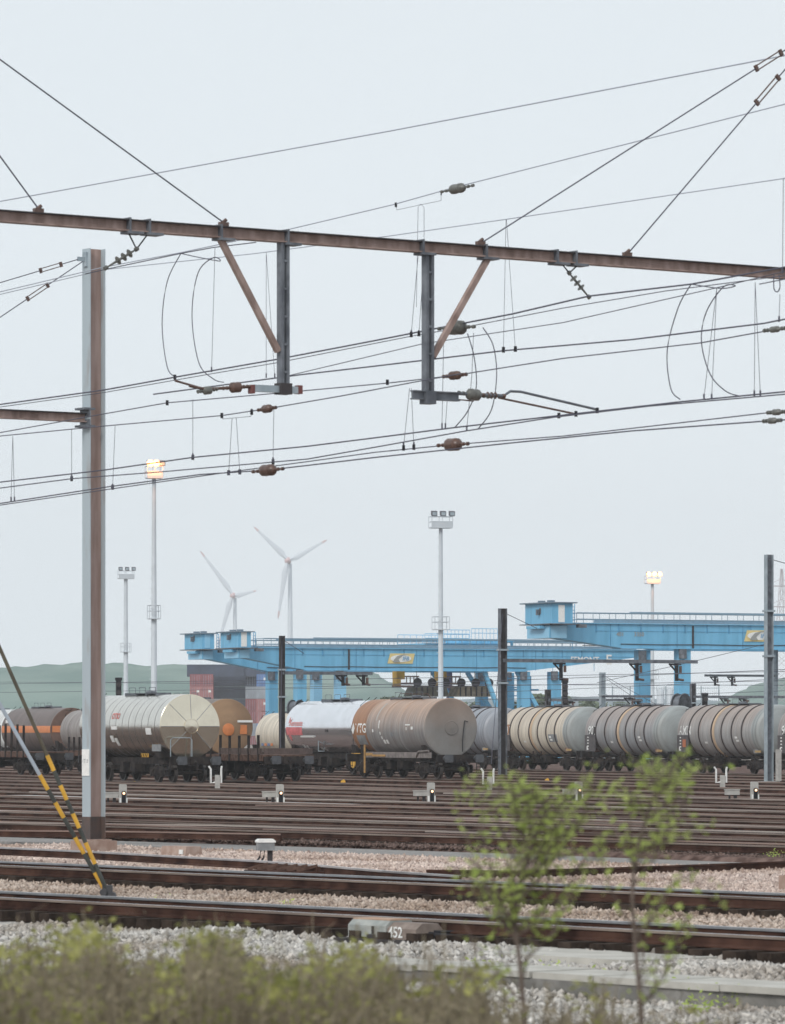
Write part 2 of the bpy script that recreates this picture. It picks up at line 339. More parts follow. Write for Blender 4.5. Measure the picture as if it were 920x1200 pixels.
# ------------------------------------------------------------------ tracks
RP = [(-.07, -.17), (.07, -.17), (.07, -.15), (.014, -.13), (.014, -.05), (.036, -.035), (.036, 0), (-.036, 0), (-.036, -.035), (-.014, -.05), (-.014, -.13), (-.07, -.15)]
def rail_mb(a, b, y0=0., pts=None):
    worn = (6, 7) if y0 > 0 else (5, 6); edge = 5 if y0 > 0 else 7
    mb = MB(); n = len(RP)
    pts = pts or [(a, y0), (b, y0)]
    vs = [(x, y+p[0], p[1]) for (x, y) in pts for p in RP]
    for k in range(len(pts)-1):
        for i in range(n):
            mb.f.append((k*n+i, k*n+(i+1) % n, (k+1)*n+(i+1) % n, (k+1)*n+i)); mb.m.append(1 if i in worn else (2 if i == edge else 0)); mb.sm.append(False)
    mb.v = vs
    mb.f.append(tuple(range(n))[::-1]); mb.m.append(0); mb.sm.append(False)
    e = (len(pts)-1)*n
    mb.f.append(tuple(range(e, e+n))); mb.m.append(0); mb.sm.append(False)
    return mb
def track(label, d0, th, La, Lb, head, group, sleepers='bed', z=0.):
    o = thing('railway_track', label, 'railway track', (0, d0, z), th-R(90), group)
    rails = [part('rail', rail_mb(La, Lb, y), [M_railside, head, M_railedge], o) for y in (-.755, .755)]
    if sleepers == 'each':
        sm_ = MB(); sm_.box((0, 0, -.24), (.26, 2.6, .13)); fx = MB()
        me = sm_.mesh('sleeper', M_sleeper); x = La+.3
        fm = MB()
        for y in (-.755, .755):
            for s_ in (-.1, .1): fm.box((0, y+s_, -.145), (.12, .07, .06))
        fme = fm.mesh('rail_fastening', M_fast)
        while x < Lb:
            p = Vector((0, d0, 0))+tdir(th)*x
            if abs(p.x/p.y) < .1:
                s_ = put('sleeper', me, o, (x, random.uniform(-.03, .03), 0), random.uniform(-.015, .015)); put('rail_fastening', fme, s_)
            x += .62
    else:
        sm_ = MB(); x = La
        while x < Lb: sm_.box((x, 0, -.245), (.25, 2.6, .15)); x += .62
        so = part('sleepers', sm_, M_sleeper, o); so['kind'] = 'stuff'
    return o
ordw = ['first', 'second', 'third', 'fourth', 'fifth', 'sixth', 'seventh', 'eighth', 'ninth', 'tenth', 'eleventh', 'twelfth']
N1 = track('nearest track, polished rails just behind the pale verge stones', F*H/(1070.5-YH), TH_N, -50, 24, M_railhead, 'running tracks')
for ch in list(N1.children):
    pass
N2 = track('second polished track, between the pink ballast and the nearest track', F*H/(1030.5-YH), R(37.3), -60, 34, M_railhead, 'running tracks')
for i, (d0, th) in enumerate(yard):
    track('rusty yard track, %s one back from the grey gravel path' % ordw[i], d0, th, -75, 55, M_heads[(0, 1, 2, 0, 1, 0, 2, 0, 1, 0)[i]], 'rusty yard tracks')
tl = ['silver tank wagon and the far left stake wagon', 'short dark open wagon', 'orange sign tank wagon', 'brown tank wagon lettered VTG', 'white polished tank wagon', 'dark brown tank wagon with orange stripe', 'cream tank wagon', 'four ribbed tank wagons on the right']
for i, (d0, th) in enumerate(trains):
    track('rusty track carrying the '+tl[i], d0, th, -110, 70, M_railhead_dull, 'tracks under the standing wagons')
# turnout rail that joins the second track, and the loose rail on the ballast
def freerail(name, label, cat, pts, z, head):
    ps = [G(px, py, z) for px, py in pts]
    mb = MB(); n = len(RP)
    for k, p in enumerate(ps):
        dd = (ps[min(k+1, len(ps)-1)]-ps[max(k-1, 0)]); dd.z = 0; dd.normalize(); nn = Vector((-dd.y, dd.x, 0))
        for q in RP: mb.v.append(tuple(p+nn*q[0]+Vector((0, 0, q[1]))))
    for k in range(len(ps)-1):
        for i in range(n): mb.f.append((k*n+i, k*n+(i+1) % n, (k+1)*n+(i+1) % n, (k+1)*n+i)); mb.m.append(1 if i in (5, 6, 7) else 0); mb.sm.append(False)
    mb.f.append(tuple(range(n))[::-1]); mb.m.append(0); mb.sm.append(False)
    e = (len(ps)-1)*n; mb.f.append(tuple(range(e, e+n))); mb.m.append(0); mb.sm.append(False)
    return tag(part(name, mb, [M_railside, head]), label, cat)
freerail('switch_rail', 'curved switch rail closing on the second track from the left', 'rail', [(-60, 989), (0, 992.5), (110, 997.5), (225, 1004), (300, 1008), (380, 1014), (450, 1020), (540, 1026)], 0, M_railhead)
freerail('loose_rail', 'spare rusty rail lying loose on the pink ballast', 'rail', [(500, 1019), (600, 1020), (700, 1017), (800, 1013.5), (980, 1007)], -.16, M_railside)
xr = [([(-60, 962.5), (250, 966.5), (620, 977)], 2), ([(-60, 950), (300, 953), (760, 967.5)], 0), ([(200, 969), (560, 974.5), (980, 985)], 1), ([(300, 943), (600, 947), (980, 958)], 0),
      ([(-60, 926), (200, 929.5), (470, 937)], 1), ([(520, 929), (740, 932), (980, 939)], 2), ([(-60, 972), (160, 974), (330, 977)], 0), ([(430, 957), (700, 960), (980, 971.5)], 2)]
xl = ['lowest bright turnout rail at the left of the yard', 'turnout rail leaving behind the brown mast towards the saplings', 'brown turnout rail nearest to the gravel path at the right', 'turnout rail behind the saplings, below the dwarf signals', 'brown turnout rail under the silver tank wagon', 'bright turnout rail under the ribbed tank wagons', 'short turnout rail beside the foot of the brown mast', 'bright turnout rail through the top of the saplings']
for (pts, hm), lb in zip(xr, xl): freerail('turnout_rail', lb, 'rail', pts, .004, M_heads[hm])['group'] = 'turnout rails in the yard'
slab('dry_strip', R(31.5), 157.2, 159.4, -.05, mat('dry_yellow_gravel', (.22, .185, .13), .95, col2=(.36, .32, .24), scale=1.2, detail=8), -75, 55, .3, .2)
slab('pale_gravel_patch', R(31.5), 163, 166.5, -.1, mat('pale_gravel_patch', (.30, .28, .26), .95, col2=(.45, .43, .41), scale=2, detail=8, bump=.6), -30, -3, .2, .3)
# slide plates of the switch
o = thing('switch_plate_row', 'dark rusty slide plates below the white switch lantern', 'switch plates', G(333, 1017, .0), TH_N-R(90))
m1 = MB(); m1.box((0, 0, -.12), (1.8, .5, .14)); m1.box((0, .12, -.02), (1.75, .08, .12)); part('base', m1, M_railside, o)
for k in range(6):
    m1 = MB(); m1.bar((-.75+k*.3-.1, -.2, -.04), (-.75+k*.3+.1, .12, .06), .05, .05); part('plate', m1, M_rust, o)

# ------------------------------------------------------------------ cable trough and track-side boxes
TR = R(38)
o = thing('cable_trough', 'pale concrete cable trough beside the nearest track, lids on top', 'cable trough', G(700, 1143, -.1), TR-R(90))
for k in range(9):
    m1 = MB(); m1.box((0, 0, 0), (random.uniform(.96, 1.0), random.uniform(.9, 1.0), .07)); part('lid', m1, M_concrete_pale, o, (-4.1+k*1.01, random.uniform(-.03, .03), random.uniform(-.015, .01)), random.uniform(-.012, .012))
m1 = MB(); m1.box((0, .02, -.22), (9.2, .9, .36)); part('channel', m1, mat('dark_concrete', (.15, .145, .135), .9, col2=(.24, .23, .215), scale=3, bump=.3), o)  # channel in a darker concrete than the lids
o = thing('concrete_slab', 'flat pale concrete slab between the point motor and the cable trough', 'slab', G(650, 1119, -.29), TR-R(90))
m1 = MB(); m1.box((0, 0, -.06), (4.4, 1.5, .2)); part('slab', m1, M_concrete_pale, o)
o = thing('cable_pit', 'low dark cable pit with a light lid edge near the shrubs', 'pit', G(515, 1130, -.2), TR-R(90))
m1 = MB(); m1.box((0, 0, -.15), (1.1, .6, .25)); part('body', m1, M_topdark, o)
m1 = MB(); m1.box((0, 0, .0), (1.14, .64, .04)); part('lid', m1, M_concrete, o)

o = thing('point_motor', 'grey and brown point motor numbered 452 beside the nearest track', 'point motor', G(467, 1104, -.31), TR-R(90)); o.scale = (.82, .82, .8)
M_pm = mat('weathered_grey_green_casing', (.24, .26, .25), .6, col2=(.38, .385, .365), scale=4)
M_pmr = mat('rusty_casing_top', (.38, .22, .14), .8, col2=(.45, .34, .26), scale=4)
M_pmb = mat('brown_casing', (.16, .12, .10), .7, col2=(.26, .21, .18), scale=4)
m1 = MB(); m1.prism([(-.3, .08), (.3, .08), (.3, .28), (.22, .36), (-.2, .36), (-.3, .27)], 'x', -.95, .05)
part('casing', m1, M_pm, o)
m1 = MB(); m1.box((-.45, 0, .372), (.98, .4, .02)); part('casing_top', m1, M_pmr, o)
m1 = MB(); m1.prism([(-.27, .06), (.27, .06), (.27, .24), (.18, .335), (-.14, .335), (-.27, .24)], 'x', .055, .8); part('gear_housing', m1, M_pmb, o)
m1 = MB(); text_flat(m1, '452', .25, (.28, -.285, .17), (1, 0, 0), (0, 0, 1)); part('number', m1, M_white, o)
m1 = MB(); m1.tube([(.8, 0, .15), (1.2, .15, .12)], .05, 8); m1.tube([(.8, .1, .2), (1.3, .5, .2)], .025, 6); part('drive_rod', m1, M_black, o)
m1 = MB(); m1.box((-.2, -.1, .0), (1.9, .7, .1)); m1.box((-.3, -.33, .03), (.16, .06, .2)); part('base', m1, M_topdark, o)
m1 = MB(); m1.box((-.28, -.31, .2), (.05, .02, .13)); part('latch', m1, M_black, o)

o = thing('switch_lantern', 'small white topped switch lantern standing on the pink ballast', 'switch lantern', G(311, 1010, -.3), R(10))
m1 = MB(); m1.box((0, 0, .33), (.36, .3, .17)); part('lamp_case', m1, M_grey, o)
m1 = MB(); m1.prism([(-.2, .415), (.2, .415), (.2, .45), (.15, .49), (-.15, .49), (-.2, .45)], 'y', -.17, .17); part('lid', m1, M_white, o)
m1 = MB(); m1.bar((.1, 0, 0), (.1, 0, .25), .12, .1); part('post', m1, M_topdark, o)
m1 = MB(); m1.tube([(-.1, -.05, .26), (-.13, -.07, .1), (-.22, -.1, 0)], .02, 6); m1.tube([(-.03, -.1, .26), (-.05, -.12, .1), (-.12, -.16, 0)], .02, 6); part('cable', m1, M_black, o)

o = thing('junction_box', 'low rusty brick coloured box with white label on the ballast', 'junction box', G(212, 1003, -.32), TR-R(90))
m1 = MB(); m1.prism([(-.25, 0), (.25, 0), (.2, .22), (-.2, .22)], 'x', -.45, .5); part('body', m1, M_concrete_rust, o)
m1 = MB(); m1.box((.36, -.252, .1), (.14, .02, .1)); part('label_plate', m1, M_white, o)

# ------------------------------------------------------------------ overhead line masts
def h_section(mb, w_, dp, z0, z1, tf=.022, tw=.016, mf=0, mw=1):
    """flange faces square to local x, web in the local x-z plane"""
    for s_ in (-1, 1): mb.box((s_*(dp/2-tf/2), 0, (z0+z1)/2), (tf, w_, z1-z0), mf)
    mb.box((0, 0, (z0+z1)/2), (dp-2*tf-.002, tw, z1-z0), mw)
M_flange = mat('sky_tinted_galvanised_flange', (.41, .475, .515), .55, .15, col2=(.30, .255, .235), scale=3.2, stretch=(1, 1, .22), lo=.56, hi=.80, detail=9)  # blue-grey of reflected sky put into the base colour, with rust patches
M_web = mat('rust_tinted_web', (.29, .195, .165), .8, col2=(.43, .315, .28), scale=5, stretch=(1, 1, .15))
M_foot = mat('dark_foot_paint', (.075, .062, .06), .7, col2=(.12, .075, .06), scale=3)
# portal B: big mast at the left with a beam going left
PB = G(110, 985, -.05); dB = PB.y; thB = R(36)
o = thing('catenary_mast', 'tall brown and blue-grey H-section mast with white number plate', 'catenary mast', (PB.x, PB.y, 0), thB)
zt = zat(292, dB)
m1 = MB(); h_section(m1, .34, .42, zat(957, dB), zt); part('column', m1, [M_flange, M_web], o)
m1 = MB(); h_section(m1, .345, .425, -.05, zat(957, dB)-.002); part('painted_foot', m1, M_foot, o)
m1 = MB(); m1.box((0, 0, -.2), (.8, .75, .3)); m1.box((0, 0, -.035), (.62, .56, .03)); part('foundation', m1, M_concrete_rust, o)
m1 = MB(); m1.box((-.222, .0, (zat(909, dB)+zat(878, dB))/2), (.02, .30, zat(878, dB)-zat(909, dB)), 0)
text_flat(m1, '1711', .13, (-.234, 0, zat(892, dB)), (0, -1, 0), (0, 0, 1), 1); part('number_plate', m1, [M_white, M_grey], o)
zb = zat(490, dB)
m1 = MB(); m1.box((-5.2, 0, zb), (9.9, .03, .16)); m1.box((-5.2, 0, zb+.095), (9.9, .2, .025), 1); m1.box((-5.2, 0, zb-.095), (9.9, .2, .025)); part('crossbeam', m1, [M_rustbeam, M_topdark], o)
for s_ in (.2, -.2):
    m1 = MB(); m1.box((-.24, 0, zb+s_), (.3, .42, .05)); m1.box((-.24, 0, zb+s_*.6), (.03, .4, .16)); part('beam_clamp', m1, M_galvdark, o)
m1 = MB(); m1.box((-.235, 0, zt-.25), (.05, .14, .34)); m1.box((-.34, 0, zt-.25), (.22, .03, .1)); part('stay_bracket', m1, M_galv, o)
def stay(parent, a, b, f0, f1, name='stay_cable', rr=.012):
    a = Vector(a); b = Vector(b); m_ = MB(); m_.tube([a, a.lerp(b, f0)], rr, 6); m_.tube([a.lerp(b, f1), b], rr, 6)
    c = part(name, m_, M_wire, parent)
    tb = MB(); p, q = a.lerp(b, f0), a.lerp(b, f1); d = (q-p).normalized(); u = Vector((0, 0, 1)); x = d.cross(u).normalized(); y = x.cross(d)
    for s_ in (-1, 1): tb.bar(p+y*s_*.04, q+y*s_*.04, .02, .02)
    tb.bar(p-d*.05-y*.06, p-d*.05+y*.06, .04, .06); tb.bar(q+d*.05-y*.06, q+d*.05+y*.06, .04, .06)
    part('turnbuckle', tb, M_ceramic, c)
for px_, py_ in ((-70, 363), (-120, 467)):
    dd = 1-.0; q = Vector((-6 if py_ < 400 else -5.2, 0, 0))
    # lower end out on the crossbeam line, towards the left
    ang = math.atan2(308-py_, 97-px_)
    xx = -(97-px_)/F*dB/math.cos(thB)*1.0
    stay(o, (-.3, 0, zt-.22 if py_ < 400 else zt-.3), (xx, 0, zat(py_, dB)), .17 if py_ < 400 else .2, .29 if py_ < 400 else .29)

# portal A: the beam across the picture, its masts just outside on both sides
AL = Vector((-6.1, 73, 0)); AD = Vector((12.97, 9.2, 0)); AN = AD.normalized(); angA = math.atan2(AN.y, AN.x); zA = 10.5
def tA(px): return ((px-460)*73+6.1*F)/(12.97*F-9.2*(px-460))
def dA(px): return 73+9.2*tA(px)
def LA(px, py, off=0.):      # local point in portal A's frame: x along the beam from AL, y across, z up
    d = dA(px); return Vector((tA(px)*AD.length, off, zat(py, d)))
pa = thing('catenary_portal', 'long brown beam portal with two grey drop posts spanning the picture', 'catenary portal', AL, angA)
x0, x1 = LA(-179, 0).x, LA(960, 0).x
m1 = MB(); m1.box(((x0+x1)/2, 0, zA), (x1-x0, .02, .15)); m1.box(((x0+x1)/2, 0, zA-.085), (x1-x0, .19, .02)); m1.box(((x0+x1)/2, 0, zA+.085), (x1-x0, .19, .02), 1)
part('crossbeam', m1, [M_rustbeam, M_topdark], pa)
for xx, ztop in ((x0, 14.6), (x1, 14.9)):
    m1 = MB(); h_section(m1, .34, .42, -.3, ztop); c = part('column', m1, [M_flange, M_web], pa, (xx, 0, 0))
    m2 = MB(); m2.box((0, 0, -.3), (1.1, .9, .5)); part('foundation', m2, M_concrete_rust, c)
for px_, sx, ztop, fa, fb in ((45, x0, 14.2, .9, .93), (262, x0, 14.3, .93, .95)):
    stay(pa, (sx+.2, 0, ztop), (LA(px_, 0).x, 0, zA+.16), .12, .16)
stay(pa, (x1-.2, 0, 14.75), (LA(563, 0).x, 0, zA+.13), .10, .165)
stay(pa, (x1-.2, 0, 14.65), (LA(735, 0).x, 0, zA+.13), .19, .29)
for px_ in (45, 262, 563, 735):
    m1 = MB(); x = LA(px_, 0).x; m1.box((x, 0, zA+.13), (.16, .08, .07)); m1.tube([(x-.03, 0, zA+.15), (x+.05, 0, zA+.21)], .03, 6); part('stay_clamp', m1, M_ceramic, pa)
for px_ in (155, 178, 262, 340, 498, 572, 655, 677):
    m1 = MB(); x = LA(px_, 0).x
    m1.box((x, 0, zA-.115), (.3, .24, .04)); m1.box((x-.1, 0, zA), (.03, .23, .24)); part('beam_plate', m1, M_galvdark, pa)
# drop posts
for px_, y0_, y1_, brace in ((332, 284, 458, (258, 282, 326, 412)), (501.5, 295, 468, (572, 300, 507, 418))):
    a = LA(px_, y1_); xx = a.x; zb = a.z
    m1 = MB()
    for s_ in (-1, 1):
        m1.box((xx+s_*.055, 0, (zA-.1+zb)/2), (.05, .14, zA-.1-zb)); m1.box((xx+s_*.03, -.06, (zA-.1+zb)/2), (.012, .02, zA-.1-zb))
    c = part('drop_post', m1, M_galvdark, pa)
    for q in range(5):
        m2 = MB(); m2.box((xx, -.072, zb+.3+q*.45), (.06, .012, .035)); part('batten', m2, M_galvdark, c)
    b0, b1 = LA(brace[0], brace[1]), LA(brace[2], brace[3])
    m1 = MB(); m1.bar((b0.x, 0, zA-.1), (b1.x, 0, b1.z), .09, .09); part('brace', m1, M_rustbeam, pa)
    if px_ < 400:
        m1 = MB(); u, v = LA(296, 453), LA(350, 451)
        m1.box(((u.x+v.x)/2, 0, zb+.02), (v.x-u.x, .1, .11), 0); m1.box((u.x-.02, 0, zb+.0), (.06, .12, .14), 1); m1.box((v.x, 0, zb+.03), (.08, .12, .14), 1)
        m1.box((xx, 0, zb+.03), (.22, .2, .18), 2); part('foot_bracket', m1, [M_galv, mat('red_oxide', (.16, .055, .05), .7), M_topdark], pa)
    else:
        m1 = MB(); u, v = LA(483, 464), LA(537, 461)
        m1.box(((u.x+v.x)/2, 0, zb+.06), (v.x-u.x, .03, .12)); m1.box(((u.x+v.x)/2, 0, zb+.13), (v.x-u.x, .12, .02)); m1.box(((u.x+v.x)/2, 0, zb), (v.x-u.x, .12, .02))
        m1.box((xx, 0, zb+.02), (.2, .2, .2)); part('foot_bracket', m1, M_galvdark, pa)
def insulator(parent, a, b, r, n=5, m=None, name='insulator', rod=.012):
    a = Vector(a); b = Vector(b); mb = MB(); pts = [a]; rs = [rod]
    for k in range(n):
        for ff, rr in ((.28, rod*1.6), (.30+.02, r), (.36, r*.9), (.40, rod*1.8)):
            tt = .22+.56*(k+ff-.28+.0)/n*1.0; pts.append(a.lerp(b, tt)); rs.append(rr)
    pts.append(b); rs.append(rod); mb.tube(pts, rs, 10)
    for e in (a, b): mb.tube([e-(b-a).normalized()*.03, e+(b-a).normalized()*.03], rod*3, 8)
    return part(name, mb, m or M_ceramic, parent)
def barrel_insulator(parent, a, b, r, m):
    a = Vector(a); b = Vector(b); mb = MB(); q = lambda t: a.lerp(b, t)
    mb.tube([a, q(.25), q(.27), q(.34), q(.42), q(.5), q(.58), q(.66), q(.73), q(.75), b], [.014, .018, r*.5, r*.95, r, r*.92, r, r*.95, r*.5, .018, .014], 10)
    for t in (.0, .15, .85, 1): mb.tube([q(t-.03), q(t+.03)], .032, 8)
    return part('insulator', mb, m, parent)
# hanging strings left and right of the drop posts
for (pa_, pb_, pc_) in (((150, 277), (160, 292), (124, 314)), ((658, 308), (667, 320), (690, 348))):
    A0, B0, C0 = LA(*pa_), LA(*pb_), LA(*pc_)
    m1 = MB(); m1.tube([(A0.x, 0, zA-.1), B0], .012, 6); m1.tube([(LA(pa_[0]+(24 if pa_[0] < 400 else 20), 0).x, 0, zA-.1), B0], .012, 6); part('hanger_rod', m1, M_black, pa)
    insulator(pa, B0, C0, .075, 3, M_ceramic_grey)
# registration gear
m1 = MB(); m1.tube([LA(537, 461), LA(590, 464)], .03, 8); m1.tube([LA(590, 464), LA(598, 458.5), LA(610, 459), LA(700, 480)], .022, 8); part('steady_arm', m1, M_galvdark, pa)
m1 = MB(); m1.tube([LA(584, 466), LA(674, 485)], .018, 8); m1.tube([LA(515, 466), LA(555, 470)], .012, 6); part('steady_arm', m1, M_ceramic, pa)
barrel_insulator(pa, LA(538, 460), LA(572, 465), .1, M_ceramic_grey)
insulator(pa, LA(566, 463), LA(590, 464), .06, 3, M_ceramic)
m1 = MB(); m1.tube([LA(297, 453), LA(240, 456), LA(222, 452)], .025, 8); m1.tube([LA(240, 456), LA(205, 446)], .018, 8); part('steady_arm', m1, M_ceramic, pa)
barrel_insulator(pa, LA(262, 455), LA(290, 453), .09, M_ceramic)
barrel_insulator(pa, LA(232, 459), LA(254, 456), .07, M_ceramic_grey)

# ------------------------------------------------------------------ wires
WT = R(36)
def wpt(px, py, d0, th=WT): return P(px, py, line_d(px, d0, th))
def smooth(pts, k=4):
    if len(pts) < 3: return pts
    o_ = []
    for i in range(len(pts)-1):
        p0, p1, p2, p3 = pts[max(i-1, 0)], pts[i], pts[i+1], pts[min(i+2, len(pts)-1)]
        for j in range(k):
            t = j/k; o_.append(.5*((2*p1)+(p2-p0)*t+(2*p0-5*p1+4*p2-p3)*t*t+(3*p1-p0-3*p2+p3)*t**3))
    o_.append(pts[-1]); return o_
def ext(pts):     # carry a wire on past both picture edges
    (a, b), (c, d) = pts[0], pts[1]; (e, f_), (g_, h_) = pts[-2], pts[-1]
    r_ = list(pts)
    if a <= 1: r_ = [(a-120, b-120*(d-b)/(c-a))]+r_
    if g_ >= 919: r_ = r_+[(g_+120, h_+120*(h_-f_)/(g_-e))]
    return r_
def wire(label, pts, d0, r=.011, m=None, ins=(), clamps=(), drops=(), loops=(), name='overhead_wire'):
    w3 = [wpt(px, py, d0) for px, py in ext(pts)]
    o_ = thing(name, label, 'overhead wire', w3[0], 0, 'overhead line wires'); B0 = w3[0]
    mb = MB(); mb.tube([p-B0 for p in w3], r, 6); part('conductor', mb, m or M_wire, o_)
    for (px, py, ln, rr, sl, mm) in ins:
        a = wpt(px-ln/2, py-sl*ln/2, d0)-B0; b = wpt(px+ln/2, py+sl*ln/2, d0)-B0
        barrel_insulator(o_, a, b, rr, mm)
    for (px, py) in clamps:
        mb = MB(); p = wpt(px, py, d0)-B0; mb.box(p, (.05, .05, .09)); part('clamp', mb, M_black, o_)
    for dr in drops:
        mb = MB(); q = [wpt(px, py, d0)-B0 for px, py in dr]; mb.tube(q, .0048, 5); 
        for e in (q[-1],): mb.tube([e-Vector((0, 0, .03)), e+Vector((0, 0, .06))], .016, 6)
        part('dropper', mb, M_wire, o_)
    for lp in loops:
        mb = MB(); q = smooth([wpt(px, py, d0)-B0 for px, py in lp], 6); mb.tube(q, .0095, 6); part('jumper', mb, M_wire, o_)
    return o_
CG, CB = M_ceramic_grey, M_ceramic
wire('pale feeder wire, highest one across the open sky', [(0, 236), (460, 153), (920, 65)], 92, .013, M_wire_pale)
wire('feeder wire with a dark insulator above the beam, second highest', [(0, 342), (122, 313), (212, 296), (325, 272), (460, 240), (535, 219), (920, 122)], 95, .011, M_wire_pale,
     ins=[(536, 221, 36, .10, -.2, CG)], clamps=[(464, 240)], drops=[[(464, 240), (465, 246), (517, 235), (517, 227)], [(488, 360), (490, 243), (493, 239), (497, 243), (497, 300)]])
wire('third highest wire, its long droppers hanging past the beam', [(0, 345), (122, 316), (300, 297), (460, 276), (593, 257), (920, 209)], 94, .010, M_wire_pale,
     drops=[[(593, 257), (590, 410)], [(593.5, 257), (604, 410)], [(312, 296), (312, 441)], [(312, 296), (322, 441)]])
wire('sagging jumpered wire just under the left end of the beam', [(100, 321), (122, 316), (212, 297), (250, 290), (300, 284)], 80, .010, None,
     drops=[[(252, 290), (248, 434)]],
     loops=[[(212, 297), (196, 330), (190, 380), (196, 430), (206, 442)], [(212, 297), (235, 302), (258, 306), (250, 302), (232, 320), (225, 370), (233, 425), (250, 444), (262, 448)]])
wire('thick wire with the large grey insulator by the right drop post', [(0, 474), (122, 457), (205, 442), (325, 421), (440, 399), (521, 383), (600, 368), (690, 347), (810, 333), (920, 313)], 80, .014, None,
     ins=[(535, 384, 40, .125, -.06, CG)], clamps=[(482, 392), (491, 391), (205, 442)], drops=[[(490, 300), (482, 391)], [(497, 300), (491, 391)]],
     loops=[[(810, 333), (795, 360), (782, 410), (786, 455), (797, 468)], [(810, 333), (845, 338), (862, 335), (848, 336), (828, 365), (822, 400), (832, 438), (850, 458), (866, 464)]])
wire('thin wire running close beneath the thick insulated wire', [(0, 477), (122, 460), (248, 438), (325, 425), (482, 394), (557, 381), (660, 361), (780, 341), (920, 323)], 81, .008, None,
     loops=[[(566, 384), (578, 405), (582, 440), (576, 480), (560, 503)], [(548, 391), (556, 420), (558, 455), (548, 482), (533, 501)]], drops=[[(555, 390), (553, 440), (547, 503)], [(520, 395), (518, 500)], [(524, 470), (522, 500)]])
wire('thin wire climbing right from the red foot of the left drop post', [(335, 441), (495, 403), (660, 378), (841, 337), (920, 318)], 82, .008)
wire('wire holding the paired droppers right of the second drop post', [(180, 462), (353, 439), (440, 429), (590, 411), (740, 398), (895, 379), (920, 374)], 79, .013, None, clamps=[(590, 410), (604, 409)])
wire('wire with small brown insulator left of the second foot bracket', [(0, 507), (122, 485), (196, 472), (300, 463), (454, 449), (533, 440), (583, 432), (660, 420), (820, 402), (903, 387), (960, 378)], 79, .010, None,
     ins=[(533, 440, 26, .075, -.1, CB), (908, 386, 24, .05, -.12, CG)], clamps=[(196, 472), (454, 448)])
wire('wire with a brown insulator under the left foot bracket', [(0, 511), (125, 499), (260, 487), (313, 479), (400, 464), (495, 446), (540, 438)], 78, .010, None,
     ins=[(313, 479, 20, .075, -.15, CB)], clamps=[(260, 487), (295, 483)], drops=[[(260, 487), (261, 491), (294, 488), (295, 483)], [(15, 511), (13, 586)], [(84, 503), (84, 560)], [(135, 498), (132, 571)], [(226, 468), (226, 535)], [(321, 478), (320, 540)], [(272, 490), (268, 555)], [(277, 490), (281, 554)], [(15, 511), (17, 586)]])
wire('contact wire clipped under the two bent steady arms', [(0, 565), (121, 551), (226, 536), (360, 523), (440, 513), (533, 501), (655, 487), (796, 471), (920, 459)], 80, .013, None,
     clamps=[(226, 536), (675, 485), (700, 481), (655, 487)], drops=[[(840, 337), (825, 466)], [(840, 337), (834, 466)], [(885, 331), (884, 462)], [(885, 331), (891, 462)]])
wire('contact wire merging with the steady arm wire near the bracket', [(0, 572), (84, 561), (188, 553), (360, 538), (440, 524), (546, 505), (649, 489), (760, 476), (920, 462)], 79.4, .011, None,
     clamps=[(84, 561), (132, 571), (320, 541)], drops=[[(480, 455), (473, 523)], [(482, 455), (485, 522)]])
wire('lowest wire, with the left brown barrel insulator', [(0, 590), (123, 571), (235, 556), (313, 551), (440, 536), (600, 519), (740, 505), (890, 494), (920, 492)], 78.5, .012, None,
     ins=[(314, 551, 34, .105, -.1, CB), (905, 493, 20, .05, -.06, CG)], clamps=[(268, 554), (281, 553)])
wire('second lowest wire, with the brown barrel insulator below the bracket', [(0, 592), (123, 574), (270, 553), (360, 541), (440, 530), (531, 521), (660, 511), (740, 502), (906, 483), (920, 482)], 79, .010, None,
     ins=[(531, 521, 34, .11, -.06, CB), (910, 483, 20, .05, -.06, CG)], clamps=[(473, 525), (485, 524)])
wire('short wire at the right edge hanging a loop below the beam', [(890, 333), (905, 330), (920, 327)], 80, .009, None, drops=[[(918, 209), (917, 318)], [(914, 345), (913, 375)]], loops=[[(907, 322), (907, 338), (911, 342), (914, 336), (913, 322)]])

# guy rods with yellow and black bands (anchored at the ground, going up to portal A's left mast)
ga = G(130, 1058, -.2)
o = thing('guy_anchor', 'pair of striped guy rods meeting at a dark ground anchor', 'guy rods', ga)
M_bandark = mat('dark_band_paint', (.06, .065, .06), .6, var=.2); M_olive = mat('olive_rod_paint', (.10, .085, .06), .6, var=.2); M_bluerod = mat('pale_blue_grey_rod', (.42, .47, .54), .5, var=.1)
mastA = AL+AN*x0
for (q0, q1, m_, s0) in (((128, 1050), (0, 760), M_olive, .24), ((122, 1042), (-2, 822), M_bluerod, .30)):
    # the rod runs from the anchor to the mast: depth goes linearly along it
    a = P(q0[0], q0[1], ga.y-.1)
    sl = (q1[1]-q0[1])/(q1[0]-q0[0]); e = P(-179, q0[1]+sl*(-179-q0[0]), mastA.y)
    pt = lambda px: None
    L_ = (e-a)
    def at_px(px):
        # parameter on the 3D line that projects to px
        k = (px-CX)/F; return (k*a.y-a.x)/(L_.x-k*L_.y)
    cuts = [q0[0]]
    ys = [1050, 1012, 987, 970, 953, 937, 920, 903, 885] if m_ is M_olive else [1042, 1022, 1000, 981, 958, 940, 925, 908]
    mb = MB(); prev = 0.
    for k in range(len(ys)-1):
        px1 = q0[0]+(ys[k+1]-q0[1])/sl; t1 = at_px(px1)
        mb.tube([a+L_*prev-ga, a+L_*t1-ga], .036, 8, 1 if (len(ys)-2-k) % 2 == 0 else 2); prev = t1
    mb.tube([a+L_*prev-ga, e-ga], .031, 8, 0)
    part('guy_rod', mb, [m_, M_yellow, M_bandark], o)
m1 = MB(); c = P(126, 1050, ga.y-.1)-ga
